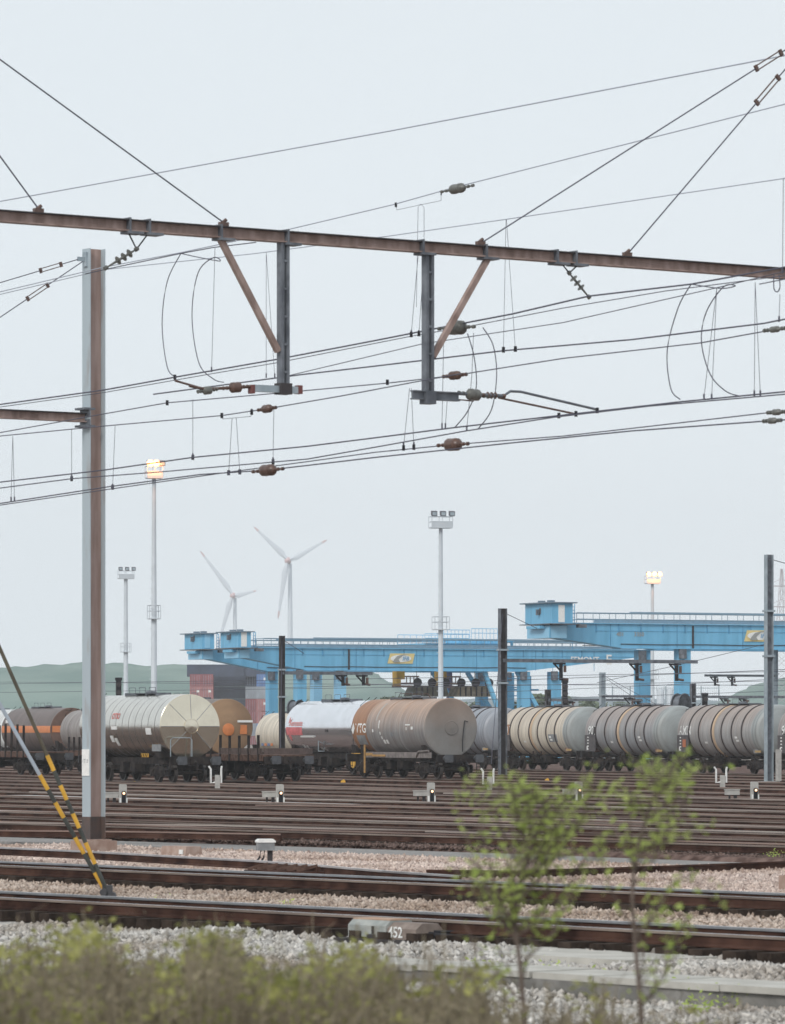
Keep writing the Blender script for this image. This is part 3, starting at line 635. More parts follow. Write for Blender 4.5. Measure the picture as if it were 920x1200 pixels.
m1.box(c+Vector((0, 0, .02)), (.16, .12, .3)); m1.tube([c+Vector((0, 0, -.06)), c+Vector((.12, -.05, -.28))], .07, 8); m1.tube([c+Vector((-.06, -.1, .06)), c+Vector((-.06, .1, .06))], .06, 8); m1.tube([c+Vector((.07, -.1, .0)), c+Vector((.07, .1, .0))], .07, 8)
part('anchor_fitting', m1, mat('dark_anchor_iron', (.05, .05, .055), .6), o)
m1 = MB(); m1.box((.06, -.02, -.3), (.5, .5, .2)); part('anchor_block', m1, M_concrete, o)

# ------------------------------------------------------------------ standing wagons
_cache = {}
def bogie_meshes():
    if 'b' in _cache: return _cache['b']
    fr = MB()
    for y in (-1.0, 1.0):
        fr.prism([(-1.35, .62), (-1.15, .40), (-.62, .36), (-.45, .28), (.45, .28), (.62, .36), (1.15, .40), (1.35, .62), (1.2, .74), (.5, .70), (.3, .78), (-.3, .78), (-.5, .70), (-1.2, .74)], 'y', y-.05, y+.05)
        for x in (-.9, .9): fr.box((x, y*1.06, .46), (.34, .14, .34)); fr.tube([(x, y*1.0, .46), (x, y*1.19, .46)], .11, 10)
        for x in (-.45, -.25, .25, .45):
            fr.tube([(x, y*1.05, .38), (x, y*1.05, .62)], .07, 8)
    fr.box((0, 0, .68), (.5, 2.0, .22)); fr.box((1.3, 0, .66), (.08, 2.0, .12)); fr.box((-1.3, 0, .66), (.08, 2.0, .12))
    for x in (-.38, .38): fr.box((x, .75, .42), (.06, .1, .4)); fr.box((x, -.75, .42), (.06, .1, .4))
    ws = MB()
    for s_ in (-1, 1):
        ws.lathe([(s_*.69, .18, 0), (s_*.69, .40, 0), (s_*.68, .49, 1), (s_*.71, .49, 1), (s_*.72, .46, 1), (s_*.83, .455, 1), (s_*.83, .40, 1), (s_*.80, .38, 0), (s_*.78, .16, 0), (s_*.86, .13, 0)], 'y', (0, 0, .46), 28)
    ws.tube([(0, -.8, .46), (0, .8, .46)], .09, 10)
    _cache['b'] = (fr.mesh('bogie', M_dark), ws.mesh('wheelset', [M_wheel, M_tyre]))
    bf = MB()
    bf.tube([(0, 0, 0), (.34, 0, 0)], .11, 12); bf.lathe([(.3, .14, 0), (.34, .16, 0), (.36, .10, 0)], 'x', (0, 0, 0), 14)
    bf.prism([(-.24, -.15), (-.19, -.2), (.19, -.2), (.24, -.15), (.24, .15), (.19, .2), (-.19, .2), (-.24, .15)], 'x', .52, .57); bf.tube([(.34, 0, 0), (.53, 0, 0)], .085, 10)
    _cache['buf'] = bf.mesh('buffer', mat('worn_buffer_steel', (.09, .095, .105), .5, .4, var=.25, scale=5))
    return _cache['b']
def running_gear(o, half, bx, sill=M_dark, zs=1.02, drawbar=True):
    fr, ws = bogie_meshes()
    for x in (-bx, bx):
        b = put('bogie', fr, o, (x, 0, 0))
        for a in (-.9, .9): put('wheelset', ws, b, (a, 0, 0))
    m1 = MB()
    for y in (-.55, .55): m1.box((0, y, zs), (2*half-.1, .16, .34))
    for s_ in (-1, 1):
        m1.box((s_*(half-.05), 0, zs+.02), (.1, 2.6, .42)); m1.box((s_*bx, 0, zs-.06), (1.2, 2.2, .16))
        m1.box((s_*(half+.02), 0, zs), (.08, .5, .3))
        m1.tube([(s_*(half+.05), 0, zs-.02), (s_*(half+.3), 0, zs-.06), (s_*(half+.32), 0, zs-.4)], .05, 8)
    m1.box((0, 0, zs-.02), (2*bx, .5, .2)); m1.tube([(-bx+1.6, .2, .62), (bx-1.6, .2, .62)], .16, 10); m1.box((.6, -.8, .7), (.7, .5, .4)); m1.box((-.9, -.85, .72), (.5, .35, .5))
    m1.box((-1.5, .3, .62), (.5, .9, .5))
    for x in (-bx+1.55, bx-1.55): m1.box((x, 0, .7), (.1, 1.9, .2))
    part('underframe', m1, sill, o)
    for s_ in (-1, 1):
        for y in (-.875, .875):
            bu = put('buffer', _cache['buf'], o, (s_*half, y, 1.06))
            if s_ < 0: bu.rotation_euler = (0, 0, math.pi)
    # hoses, hand rails and steps at the ends
    m1 = MB()
    for s_ in (-1, 1):
        for y in (-1.2, 1.2):
            m1.tube([(s_*(half-.1), y, .9), (s_*(half-.1), y*1.02, .35), (s_*(half-.5), y*1.02, .35), (s_*(half-.5), y, .9)], .022, 6)
            m1.box((s_*(half-.3), y*1.03, .36), (.42, .2, .03)); m1.box((s_*(half-.3), y*1.03, .62), (.42, .14, .03))
        m1.tube([(s_*(half+.05), .35, zs-.1), (s_*(half+.18), .38, .6), (s_*(half+.1), .36, .4)], .03, 6)
    part('steps', m1, M_black, o)

def tank_wagon(label, px, d, th, half=5.7, tl=9.6, r=1.5, zc=2.62, bands=(), mats=None, rings=(), end='dish', group='standing tank wagons', ringmat=None, ringr=.035, bx=None, cap=True, saddles=None, xoff=0., seams=0, rw=.04, facets=False):
    """origin: on the rails under the middle of the right-hand end of the tank"""
    t = tdir(th); e = Vector(((px-CX)/F*d, d, 0)); c = e-t*(tl/2)
    o = thing('tank_wagon', label, 'tank wagon', c, th-R(90), group)
    bx = bx or half-1.85
    running_gear(o, half, bx)
    hl = tl/2; prof = []; mats = mats or [M_grey]
    xs = [-hl] + sorted([b for b in bands if -hl < b[0] < hl]) + [hl] if False else None
    # profile with end shapes
    dish = {'dish': .38, 'cone': .2, 'flat': .10}[end]
    def matat(x):
        mi = 0
        for (bx0, k) in bands:
            if x >= bx0: mi = k
        return mi
    endm = len(mats)-1 if end == 'cone' or end == 'flat' else None
    em_l = matat(-hl); em_r = endm if endm is not None else matat(hl)
    if end == 'dish':
        for k in range(7): a = k/6*math.pi/2; prof.append((-hl-dish*math.cos(a), r*math.sin(a)*.985+.0, em_l))
    else:
        prof += [(-hl-dish, .3, em_r), (-hl-.02, r-.03, em_r)]
    cuts = sorted({-hl, hl} | {b[0] for b in bands if -hl < b[0] < hl} | {-hl+2*hl*k/18 for k in range(1, 18)} | {q+s_ for q in rings for s_ in (-rw*1.25, -rw*.9, rw*.9, rw*1.25)})
    for i, x in enumerate(cuts):
        rr = r; mi = matat(x-.001)
        for q in rings:
            if abs(x-q) < rw: rr = r+ringr; mi = len(mats) if ringmat else mi
            elif abs(x-q) < rw*1.5 and ringmat and x > q: mi = len(mats)
        prof.append((x, rr, mi))
        for b in bands:
            if abs(x-b[0]) < 1e-6: prof.append((x+1e-4, rr, b[1]))
    if end == 'dish':
        for k in range(1, 7): a = k/6*math.pi/2; prof.append((hl+dish*math.sin(a), r*math.cos(a)*.985, em_r))
    else:
        cx_ = lambda q: hl+.031+(dish-.031)*(r-.05-q)/(r-.05-.34)
        prof += [(hl+.03, r-.035, em_r), (hl+.031, r-.05, em_r), (cx_(r-.09), r-.09, em_r), (cx_(.6), .6, em_r), (hl+dish, .34, em_r)]
    m1 = MB(); m1.lathe(prof, 'x', (0, 0, zc), 64)
    tk = part('tank', m1, list(mats)+([ringmat] if ringmat else []), o)
    if facets:                                   # flat wedges of polished cladding over the end
        m1 = MB(); sl = .13
        for k in range(8):
            am = math.pi/8+k*math.pi/4; pv = []
            for j in range(9):
                a = am-math.pi/8+j*math.pi/32; q = (r-.01)*math.cos(a-am); pv.append((hl+dish+.04-sl*(q-.3), (r-.01)*math.cos(a), zc+(r-.01)*math.sin(a)))
            pv.append((hl+dish+.04+sl*.3, 0, zc)); m1.add(pv, [tuple(range(10))], 0)
        part('end_cladding', m1, mats[-1], tk)
    if end != 'dish' and cap:
        m1 = MB(); fo = .07 if facets else 0; m1.lathe([(hl+dish-.02, .38, 0), (hl+dish+.03+fo, .38, 0), (hl+dish+.04+fo, .34, 0), (hl+dish+.025+fo, .33, 0), (hl+dish+.045+fo, .1, 0), (hl+dish+.05+fo, 0, 0)], 'x', (0, 0, zc), 28)
        part('manhole_cover', m1, mats[-1], tk)
    if seams:
        m1 = MB()
        for k in range(seams):
            a = 2*math.pi*k/seams+.0
            m1.bar((hl+dish+.045-.12*(r-.33), math.cos(a)*(r-.04), zc+math.sin(a)*(r-.04)), (hl+dish+.045, math.cos(a)*.34, zc+math.sin(a)*.34), .02, .02)
        part('end_seams', m1, M_grey, tk)
    # saddles
    for s_ in (-1, 1):
        m1 = MB(); xx = s_*(bx+.1)
        m1.prism([(-1.15, 1.19), (1.15, 1.19), (1.25, zc-r*.45), (.75, zc-r*.8), (0, zc-r*.92), (-.75, zc-r*.8), (-1.25, zc-r*.45)], 'x', xx-.28, xx+.28)
        m1.prism([(xx-s_*1.3, 1.19), (xx, 1.19), (xx, zc-r*.55), ], 'y', -.95, -.9) if s_ > 0 else m1.prism([(xx, 1.19), (xx+1.3, 1.19), (xx, zc-r*.55)], 'y', -.95, -.9)
        part('saddle', m1, saddles or M_dark, o)
    # walkway and ladder
    m1 = MB(); zt = zc+r+.1
    m1.box((0, 0, zt-.03), (3.6, .7, .025))
    for x in (-2, -.7, .7, 2): m1.box((x, 0, zt-.08), (.06, .8, .16))
    for x in (-1.3, 0., 1.3): m1.tube([(x, -.45, zt), (x, -.45, zt+.25), (x+.8, -.45, zt+.25), (x+.8, -.45, zt)], .016, 5)
    m1.lathe([(zt-.1, .26, 0), (zt+.06, .26, 0), (zt+.09, .2, 0), (zt+.10, 0, 0)], 'z', (.2, .1, 0), 18)
    part('walkway', m1, M_galvdark, tk)
    m1 = MB()
    for y in (-.2, .2): m1.tube([(-hl-.42, y-.6, 1.2), (-hl-.42, y-.6, zc+r*.8), (-hl+.3, y-.4, zt+.0)], .02, 6)
    for k in range(9): m1.tube([(-hl-.42, -.8, 1.35+k*.3), (-hl-.42, -.4, 1.35+k*.3)], .014, 5)
    part('ladder', m1, M_dark, o)
    o['_'] = 0; del o['_']
    return o, tk, hl
def end_rail(o, x, y0=-1.25, y1=.2, m=None):
    m1 = MB(); m1.tube([(x, y0, 1.1), (x, y0, 2.05), (x, y0+.12, 2.15), (x, (y0+y1)/2, 2.15), (x, y1-.1, 2.15), (x, y1, 2.05), (x, y1, 1.1)], .022, 6)
    part('hand_rail', m1, m or M_black, o)
def data_panel(o, x, w_=.9, h_=1.0, z=1.75, extra=True):
    m1 = MB(); m1.box((x, -1.6, z), (w_, .05, h_)); m1.box((x, -1.35, z-h_*.35), (.1, .5, .06)); c = part('data_panel', m1, mat('dark_panel', (.06, .055, .06), .7, col2=(.11, .10, .10), scale=6), o)
    m2 = MB()
    for k in range(5): m2.box((x-.28, -1.63, z+.36-k*.18), (.16+.05*(k % 2), .01, .07))
    m2.box((x-.38, -1.632, z-.3), (.12, .012, .22)); part('lettering', m2, M_white, c)
    return c

M_silver = mat('brushed_steel_cladding', (.67, .645, .59), .24, .96, var=.05, scale=1.5, bump=.06, bscale=2)
M_silver_end = mat('polished_end_cladding', (.72, .65, .52), .20, .97, var=.05, scale=1.2, bump=.10, bscale=1.6)
M_band = mat('dark_cladding_band', (.10, .095, .09), .5, .4)
M_gtank = mat_tank('dusty_grey_tank', (.30, .27, .255), (.17, .14, .13), .5, 0, None, .5)
M_brn = mat_tank('dark_brown_tank', (.16, .125, .115), (.10, .075, .068), .5, 0, None, .5)
M_brn_end = mat('dark_brown_end', (.13, .075, .055), .6, var=.15, scale=2)
M_ochre = mat_tank('ochre_end', (.33, .205, .115), (.26, .15, .085), .55, 0, None, .4)
M_brnside = mat_tank('grey_brown_tank', (.17, .13, .105), (.11, .08, .065), .5, 0, None, .5)
M_cream = mat_tank('cream_tank', (.64, .57, .47), (.40, .35, .27), .5, 0, None, .35)
M_whitet = mat('white_polished_tank', (.80, .81, .84), .16, .85, var=.04, scale=1.2, bump=.05, bscale=1.2)
M_vtgL = mat_tank('rust_orange_tank', (.38, .19, .10), (.23, .12, .07), .5, 0, None, .5)
M_vtg = mat_tank('rusty_grey_tank', (.31, .305, .305), (.25, .205, .18), .40, .1, (.44, .285, .20), .5, 2.62, 1.5)
M_vtgE = mat_tank('grimy_tank_end', (.23, .22, .21), (.17, .145, .13), .5, 0, (.30, .225, .18), .45, 2.75, 1.5)
M_beige = mat_tank('weathered_beige_tank', (.68, .615, .51), (.40, .31, .24), .5, 0, (.54, .455, .37), .38, 2.42, 1.7)
M_gr3 = mat_tank('weathered_grey_tank', (.36, .38, .40), (.26, .20, .17), .42, .05, (.34, .28, .255), .45, 2.42, 1.6)
M_gr4 = mat_tank('weathered_warm_grey_tank', (.41, .41, .41), (.28, .21, .175), .42, .05, (.36, .29, .255), .45, 2.42, 1.6)
M_gr0 = mat_tank('blue_grey_tank', (.30, .32, .36), (.23, .22, .23), .45, .05, None, .35)
M_endgreen = mat_tank('grimy_grey_end', (.33, .355, .355), (.25, .235, .22), .45, 0, None, .45)
M_hoop = mat('dark_hoop', (.045, .035, .035), .6)
M_hooplt = mat('sandy_hoop', (.55, .40, .27), .6)
M_saddlebrown = mat('brown_saddle', (.22, .14, .11), .7, var=.2)

# silver one at the left
o, tk, hl = tank_wagon('silver clad tank wagon with a polished spoked end, left of the stake wagon', 222, 225, R(25), half=6.0, tl=10.6, r=1.54, zc=2.70,
    mats=[M_silver, M_silver_end], rings=[-4.6+i*.84 for i in range(12)], ringmat=M_band, ringr=0., end='cone', seams=8, rw=.022, facets=True)
m1 = MB()
for k in range(5): m1.box((.9, -1.0, 0), (.001, .001, .001)) if False else None
text_barrel(m1, 'OTIO', .42, -.55, 1.552, 2.7, .32, 0); part('red_lettering', m1, mat('pale_red_lettering', (.60, .14, .12), .6), tk)
for q in ((-.95, -.2, -.1, .0), (3.5, 4.2, -.26, -.05), (-1.3, -.9, -.52, -.3), (-.8, -.45, -.65, -.38)): m1 = MB(); patch_barrel(m1, *q, 1.557, 2.7); part('white_plate', m1, M_white, tk)
m1 = MB(); m1.box((2.9, -1.33, 1.3), (.9, .04, .18), 0)
for k in range(4): m1.bar((2.55+k*.22, -1.356, 1.22), (2.65+k*.22, -1.356, 1.38), .07, .01, 1)
part('hazard_stripe', m1, [M_yellow, M_black], o)
end_rail(o, 5.85, -1.2, -.1, M_galv)
m1 = MB(); m1.box((4.2, -1.25, 1.75), (1.1, .04, .5)); part('side_plate', m1, M_grey, o)
# grey plain tank further left
o, tk, hl = tank_wagon('plain dusty grey tank wagon half hidden by the brown mast', 139, 289, R(25), half=5.9, tl=6.6, r=1.32, zc=2.45, mats=[M_gtank], rings=[-1.9, 2.0], ringmat=M_hoop, ringr=0., rw=.02)
# brown with orange stripe, far left, and the white one behind it
o, tk, hl = tank_wagon('dark brown tank wagon with an orange stripe, furthest but one to the left', 84, 333, R(25), half=5.9, tl=10.0, r=1.62, zc=2.5, mats=[M_brn, M_brn_end], end='flat')
m1 = MB(); patch_barrel(m1, -hl+.1, hl-.02, -.10, .2, 1.632, 2.5); m1.box((hl+.10, -.05, 2.6), (.02, 2.9, .46)); part('orange_stripe', m1, M_orange, tk)
m1 = MB(); m1.box((-3.9, -1.5, 3.1), (.9, .05, .3)); part('white_plate', m1, M_white, tk)
o, tk, hl = tank_wagon('white ribbed tank wagon with orange streaks at the left edge', 22, 352, R(25), half=5.9, tl=10.0, r=1.62, zc=2.45, mats=[mat_tank('white_tank', (.68, .70, .70), (.5, .48, .44), .5, 0, None, .3)], rings=[-4+i*.7 for i in range(12)], ringr=.015)
m1 = MB(); patch_barrel(m1, 1.0, hl-.3, -.16, .02, 1.637, 2.45); patch_barrel(m1, .0, 3.4, .1, .16, 1.637, 2.45); part('orange_stripe', m1, M_orange, tk)
# brown one with an orange square on its end
o, tk, hl = tank_wagon('brown tank wagon with an orange disc on its ochre end, behind the stakes', 266, 256, R(25), half=6.0, tl=10.4, r=1.53, zc=2.7, mats=[M_brnside, M_ochre], end='cone', cap=False)
m1 = MB(); m1.lathe([(hl+.19, .34, 0), (hl+.225, .34, 0), (hl+.24, .3, 0), (hl+.245, 0, 0)], 'x', (0, 0, 2.55), 28); part('orange_disc', m1, M_orange, tk)
m1 = MB(); m1.box((hl+.13, .92, 2.55), (.02, .42, .5)); part('orange_panel', m1, M_orange, tk)
m1 = MB(); m1.box((hl+.18, 1.0, 3.0), (.02, .9, .12)); part('white_plate', m1, M_white, tk)
# cream
o, tk, hl = tank_wagon('cream tank wagon behind the dark wooden mast, left of the white tank', 374, 300, R(25), half=5.9, tl=7.0, r=1.42, zc=2.22, mats=[M_cream], rings=[0], ringr=.02)
m1 = MB()
for k in range(4): m1.box((-2.6+k*.5, -1.3, 1.75), (.32, .02, .5), k % 2)
part('coloured_labels', m1, [mat('dull_blue_label', (.15, .2, .34), .6), M_orange], o)
# white polished
o, tk, hl = tank_wagon('white polished tank wagon with faded red lettering, behind the rusty brown one', 440, 268, R(25), half=6.0, tl=9.3, r=1.56, zc=2.66, mats=[M_whitet], rings=[], end='dish')
m1 = MB()
patch_barrel(m1, -4.5, -2.2, -.28, .02, 1.568, 2.66, 0); text_barrel(m1, 'Aerosote', .5, -3.1, 1.574, 2.66, .16, 1)
m1.add([(-4.25, -1.54, 2.86), (-3.9, -1.54, 3.32), (-3.75, -1.52, 2.9)], [(0, 1, 2)], 1); m1.add([(-4.3, -1.5, 2.2), (-3.75, -1.5, 2.25), (-4.0, -1.38, 1.85)], [(0, 2, 1)], 0)
part('red_lettering', m1, [mat('faded_red_band', (.60, .16, .17), .5, var=.2), mat('pale_red_lettering_paint', (.70, .30, .30), .5)], tk)
m1 = MB()
text_barrel(m1, '33 80', .22, 1.3, 1.569, 2.66, -.12, 0); part('lettering', m1, [M_black, M_white], tk)
m1 = MB(); patch_barrel(m1, -2.5, -.5, -.36, -.30, 1.6, 2.66); part('label_rail', m1, M_white, tk)
for (a, b) in ((-2.9, -.75), (-2.5, -.8), (-.6, -.85), (-.2, -.9)): m1 = MB(); patch_barrel(m1, a, a+.22, b-.1, b+.06, 1.571, 2.66); part('stencil_mark', m1, M_white, tk)
m1 = MB(); m1.tube([(-.3, -1.35, 1.9), (-.3, -1.35, 1.3), (.5, -1.35, 1.3), (.5, -1.35, 1.9)], .03, 6); part('drain_pipe', m1, M_galv, o)
end_rail(o, 5.8, -1.25, -.35); end_rail(o, 5.0, -1.28, -.6)
m1 = MB(); m1.lathe([(-1.22, .27, 0), (-1.16, .27, 0)], 'y', (4.2, 0, .62), 18); part('yellow_disc', m1, M_yellow, o)
m1 = MB(); m1.box((4.9, -1.3, 1.15), (1.3, .05, .12)); part('yellow_step', m1, M_yellow, o)
# VTG
o, tk, hl = tank_wagon('rusty brown tank wagon lettered VTG with a grimy disc end', 528, 243, R(25), half=5.6, tl=9.0, r=1.52, zc=2.64, mats=[M_vtgL, M_vtg, M_vtgE], bands=[(-2.65, 1)], rings=[-2.62, -.5, 1.4, hl if False else 4.45], ringr=.02, end='flat', bx=3.7)
m1 = MB(); text_barrel(m1, 'VTG', .70, -3.35, 1.532, 2.64, -.03, 0)
m1.add([(-4.5, -1.532, 2.52), (-4.26, -1.532, 2.93), (-4.1, -1.532, 2.62), (-4.3, -1.532, 2.28)], [(0, 3, 2, 1)], 0); part('lettering', m1, M_white, tk)
m1 = MB(); patch_barrel(m1, -4.0, -2.9, -.62, -.26, 1.533, 2.64); part('grey_plate', m1, M_grey, tk)
for (x, a, w_, hh) in ((-1.9, -.15, .16, .1), (-1.1, -.02, .1, .28), (-1.0, -.24, .12, .1), (-.9, -.4, .14, .1), (-.8, -.58, .6, .16), (.3, -.3, .3, .14), (2.2, .08, .6, .04), (2.3, -.08, .1, .1), (2.9, -.06, .25, .1)): m1 = MB(); patch_barrel(m1, x, x+w_, a, a+hh, 1.532, 2.64); part('stencil_mark', m1, M_white if x != .3 else M_grey, tk)
m1 = MB(); patch_barrel(m1, -1.55, -1.35, .25, 1.0, 1.535, 2.64); part('pale_strip', m1, mat('chalky_strip', (.42, .38, .35), .7), tk)
m1 = MB(); m1.tube([(hl+.12, .75, 3.0), (hl+.14, .62, 2.0), (hl+.14, .62, 1.4)], .025, 6); m1.tube([(hl+.12, .75, 3.0), (hl+.12, .95, 2.95)], .02, 6); part('end_pipe', m1, M_black, tk)
m1 = MB(); m1.box((.8, -1.3, 1.22), (8.2, .06, .3)); m1.tube([(3.2, -1.36, 1.12), (3.5, -1.36, 1.4), (4.7, -1.36, 1.44)], .06, 8); part('side_sill', m1, mat('dusty_sill', (.19, .165, .155), .7, var=.3), o)
m1 = MB(); m1.box((-2.6, -1.37, 1.24), (.8, .03, .14)); m1.box((-1.4, -1.37, 1.18), (1.6, .03, .1)); m1.box((-3.15, -1.38, 1.0), (.1, .06, 1.5)); part('yellow_step', m1, mat('ochre_step', (.42, .24, .08), .7, var=.2), o)
end_rail(o, -4.9, -1.25, -.2)
m1 = MB(); m1.tube([(-1.5, -.2, 4.2), (-1.2, -.2, 4.45), (1.2, -.2, 4.4), (2.2, -.2, 4.42), (2.5, -.2, 4.2)], .02, 6); part('top_rail', m1, M_rust, tk)
# right-hand train: five ribbed tanks
rt_t = tdir(R(22.5)); e0 = Vector((10.3, 296, 0))+rt_t*4.9
cfg = [(-1, 'blue grey ribbed tank wagon behind the grey mast, left end of its train', M_gr0, M_gr0, None, False),
       (0, 'beige ribbed tank wagon with a brown sign numbered 901', M_beige, M_endgreen, '901', False),
       (1, 'grey ribbed tank wagon with white 901 sign, right after the beige one', M_gr3, M_endgreen, '901', True),
       (2, 'warm grey ribbed tank wagon with a faded pale sign, beside the right mast', M_gr4, M_endgreen, 'AMN', False),
       (3, 'grey ribbed tank wagon cut off at the right edge of the picture', M_gr3, M_endgreen, '901', True)]
for k, label, mm, me_, txt, white in cfg:
    e = e0+rt_t*(12.9*k); d = e.y; px = CX+e.x/d*F
    o, tk, hl = tank_wagon(label, px, d, R(22.5), half=6.1, tl=10.0, r=1.56, zc=2.42, mats=[mm, me_], bands=[(4.5, 1)], rings=[-3.5, -2.2, -.55, .75, 2.05, 3.35], ringmat=M_hoop, ringr=.05, group='ribbed tank wagons of the right-hand train', saddles=M_saddlebrown if k in (0, 1) else M_gr3)
    m1 = MB(); m1.lathe([(-.42, 1.562, 0), (-.42, 1.59, 0), (-.18, 1.59, 0), (-.18, 1.562, 0)], 'x', (0, 0, 2.42), 48); part('pale_hoop', m1, M_hooplt, tk)
    if txt:
        m1 = MB(); patch_barrel(m1, -4.55, -3.5, -.12, .30 if not white else .2, 1.566, 2.42, 0 if not white else 1); text_barrel(m1, txt, .72, -4.02, 1.572, 2.42, .04, 2)
        part('number_sign', m1, [M_vtgL if k == 0 else M_gr4, M_topdark, M_white], tk)
    if k == 0:
        m1 = MB(); patch_barrel(m1, 2.3, 3.6, -.42, -.1, 1.566, 2.42); part('dark_plate', m1, M_grey, tk)
    for (x, a) in ((2.4, -.2), (2.5, -.32), (-1.6, -.4)): m1 = MB(); patch_barrel(m1, x, x+.35, a-.05, a+.03, 1.567, 2.42); part('stencil_mark', m1, M_white, tk)
    dp = data_panel(o, -4.2, 1.5, 1.0, 1.72)
    if k == 2:
        m1 = MB(); m1.box((-3.95, -1.64, 1.75), (.4, .02, .45)); part('orange_label', m1, mat('rust_orange_label', (.45, .14, .06), .6), o)
    for x in (-.8, -.2, .4): m1 = MB(); m1.tube([(x, -1.15, 1.2), (x, -1.15, .55)], .05, 6); m1.box((x, -1.15, .75), (.2, .2, .1)); part('valve', m1, M_dark, o)
    m1 = MB(); m1.box((4.9, -1.3, 1.3), (.7, .05, .12)); part('yellow_step', m1, mat('dull_ochre', (.40, .27, .12), .7), o)
    end_rail(o, -5.4, -1.25, -.2)

# stake wagons
def stake_wagon(label, px, d, th, half, stakes, sh, z0=1.25, side=.0, group='stake wagons', bx=None, both=True):
    t = tdir(th); e = Vector(((px-CX)/F*d, d, 0)); c = e-t*half
    o = thing('stake_wagon', label, 'flat wagon', c, th-R(90), group)
    running_gear(o, half, bx or half-1.9)
    m1 = MB(); m1.box((0, 0, 1.26), (2*half, 2.75, .1)); m1.box((0, -1.36, 1.15), (2*half, .04, .3)); m1.box((0, 1.36, 1.15), (2*half, .04, .3)); part('deck', m1, M_rust, o)
    if side:
        m1 = MB(); xs0 = -.9; m1.box(((xs0+half)/2, -1.37, 1.33+side/2), (half-xs0-.1, .06, side)); m1.box((half-.04, 0, 1.33+side/2), (.06, 2.6, side))
        for k in range(5): m1.box((xs0+.2+k*(half-xs0-.4)/4, -1.42, 1.33+side/2), (.1, .05, side))
        for y in (-1., 0, 1.): m1.box((half, y, 1.33+side/2), (.05, .1, side))
        part('side_board', m1, mat('rusty_boards', (.07, .05, .045), .85, col2=(.13, .09, .08), scale=3), o)
    for x in stakes:
        for y in ((-1.38, 1.38) if both else (-1.38,)):
            m1 = MB(); q = random.uniform(-.04, .04); hh = 1.31+sh*random.uniform(.93, 1.03); m1.bar((0, 0, 1.0), (q, 0, hh), .11, .10); part('stake', m1, M_dark, o, (x, y, 0))
    return o
o = stake_wagon('long stake wagon with tall black stakes at the left edge', 60, 262, R(25), 8.2, [-8.0+i*.97 for i in range(17)], 1.58, both=False)
m1 = MB(); m1.prism([(-2.6, 1.0), (2.6, 1.0), (1.9, .45), (-1.9, .45)], 'y', -1.3, -1.2); part('truss', m1, M_saddlebrown, o)
o = stake_wagon('flat wagon with thin stakes passing behind the brown mast', 208, 268, R(25), 7.2, [-6.4+i*.85 for i in range(16)], .85, bx=5.2, both=False)
o = stake_wagon('dark open wagon with low boards and short stakes, in front of the cream tank', 338, 230, R(25), 4.6, [-4.3, -3.5, -2.7, -1.9, -.7, .5, 1.7, 2.9, 4.1], 1.0, side=.3, bx=2.9, both=False)

# ------------------------------------------------------------------ yard masts with cantilever beams
def yard_mast(label, px, pytop, d, wid=.4, beams=(), base=True, th=R(25), m=None, rod=None):
    p = Vector(((px-CX)/F*d, d, 0)); o = thing('yard_mast', label, 'catenary mast', p, th, 'yard masts')
    zt = zat(pytop, d)
    m1 = MB(); h_section(m1, wid*.9, wid, -.15, zt); part('column', m1, m or [M_galvdark, M_topdark], o)
    m1 = MB(); m1.box((0, 0, -.2), (.8, .8, .3)); part('foundation', m1, M_concrete, o)
    for (py, pxe, brs) in beams:
        z = zat(py, d); ln = lambda q: ((q-CX)/F*d-p.x)/(math.cos(th)-(q-CX)/F*math.sin(th))
        L1 = ln(pxe); m1 = MB(); m1.box((L1/2, 0, z), (L1, .18, .2)); part('crossbeam', m1, M_galvdark, o)
        for (bpx, pyb) in brs:
            x = ln(bpx); zb = z-(pyb-py)*d/F
            m1 = MB(); m1.box((x, 0, (z-.1+zb)/2), (.16, .16, z-.1-zb)); m1.box((x-.1, 0, z-.16), (.7, .2, .1)); m1.bar((x-.5, 0, z-.12), (x, 0, z-.6), .08, .08); br = part('drop_bracket', m1, M_black, o)
            m1 = MB(); m1.tube([(x+.25, 0, z-.25), (x+.25, 0, z-.65)], .09, 8); part('insulator', m1, M_ceramic, br); m1 = MB(); m1.tube([(x+.05, 0, zb+.1), (x+.45, 0, zb+.05)], .07, 8); part('insulator', m1, M_ceramic, br)
    if rod:
        m1 = MB(); m1.tube([(0, 0, zt-.2), rod[0]], .02, 5); m1.tube([(0, 0, zt-.3), rod[1]], .02, 5); part('stay_cable', m1, M_wire, o)
    for z in (zt*.55, zt*.75):
        m1 = MB(); m1.box((0, 0, z), (wid+.12, wid+.1, .1)); part('clamp_band', m1, M_galv, o)
    return o, p
yard_mast('dark mast in front of the cream tank wagon', 330.5, 745, 285, .30, [(788.5, 436, [(402, 803), (426, 803)])], m=[M_topdark, M_topdark], rod=((1.9, 1, 7.2), (-1.2, -2.5, .8)))
yard_mast('dark grey mast between the brown and the beige tank wagons', 589, 713, 268, .41, [(774, 817, [(657.5, 797), (746.5, 797), (793, 797)])], rod=((3.2, 2, 8.4), (-2.2, -3.0, .6)))
o, p = yard_mast('tall grey mast in front of the warm grey tank wagon at the right', 901, 650, 236, .37, [], m=[M_galv, M_galvdark], rod=((2.2, 1, 10.8), (-1., -2.0, 11.0)))
m1 = MB(); m1.box((.3, -.45, .75), (.22, .22, 1.6)); part('cable_duct', m1, M_concrete, o)
yard_mast('thin pale mast behind the grey ribbed tank wagons', 706, 788, 372, .4, [(816, 764, [(738, 820)])], m=[M_galv, M_galv], rod=((6, 0, 4), (3, 0, 5)))
yard_mast('short dark mast end behind the beige tank wagon', 642, 808, 380, .4, [(820, 752, [(748, 826), (668, 824)])], m=[M_topdark, M_topdark])
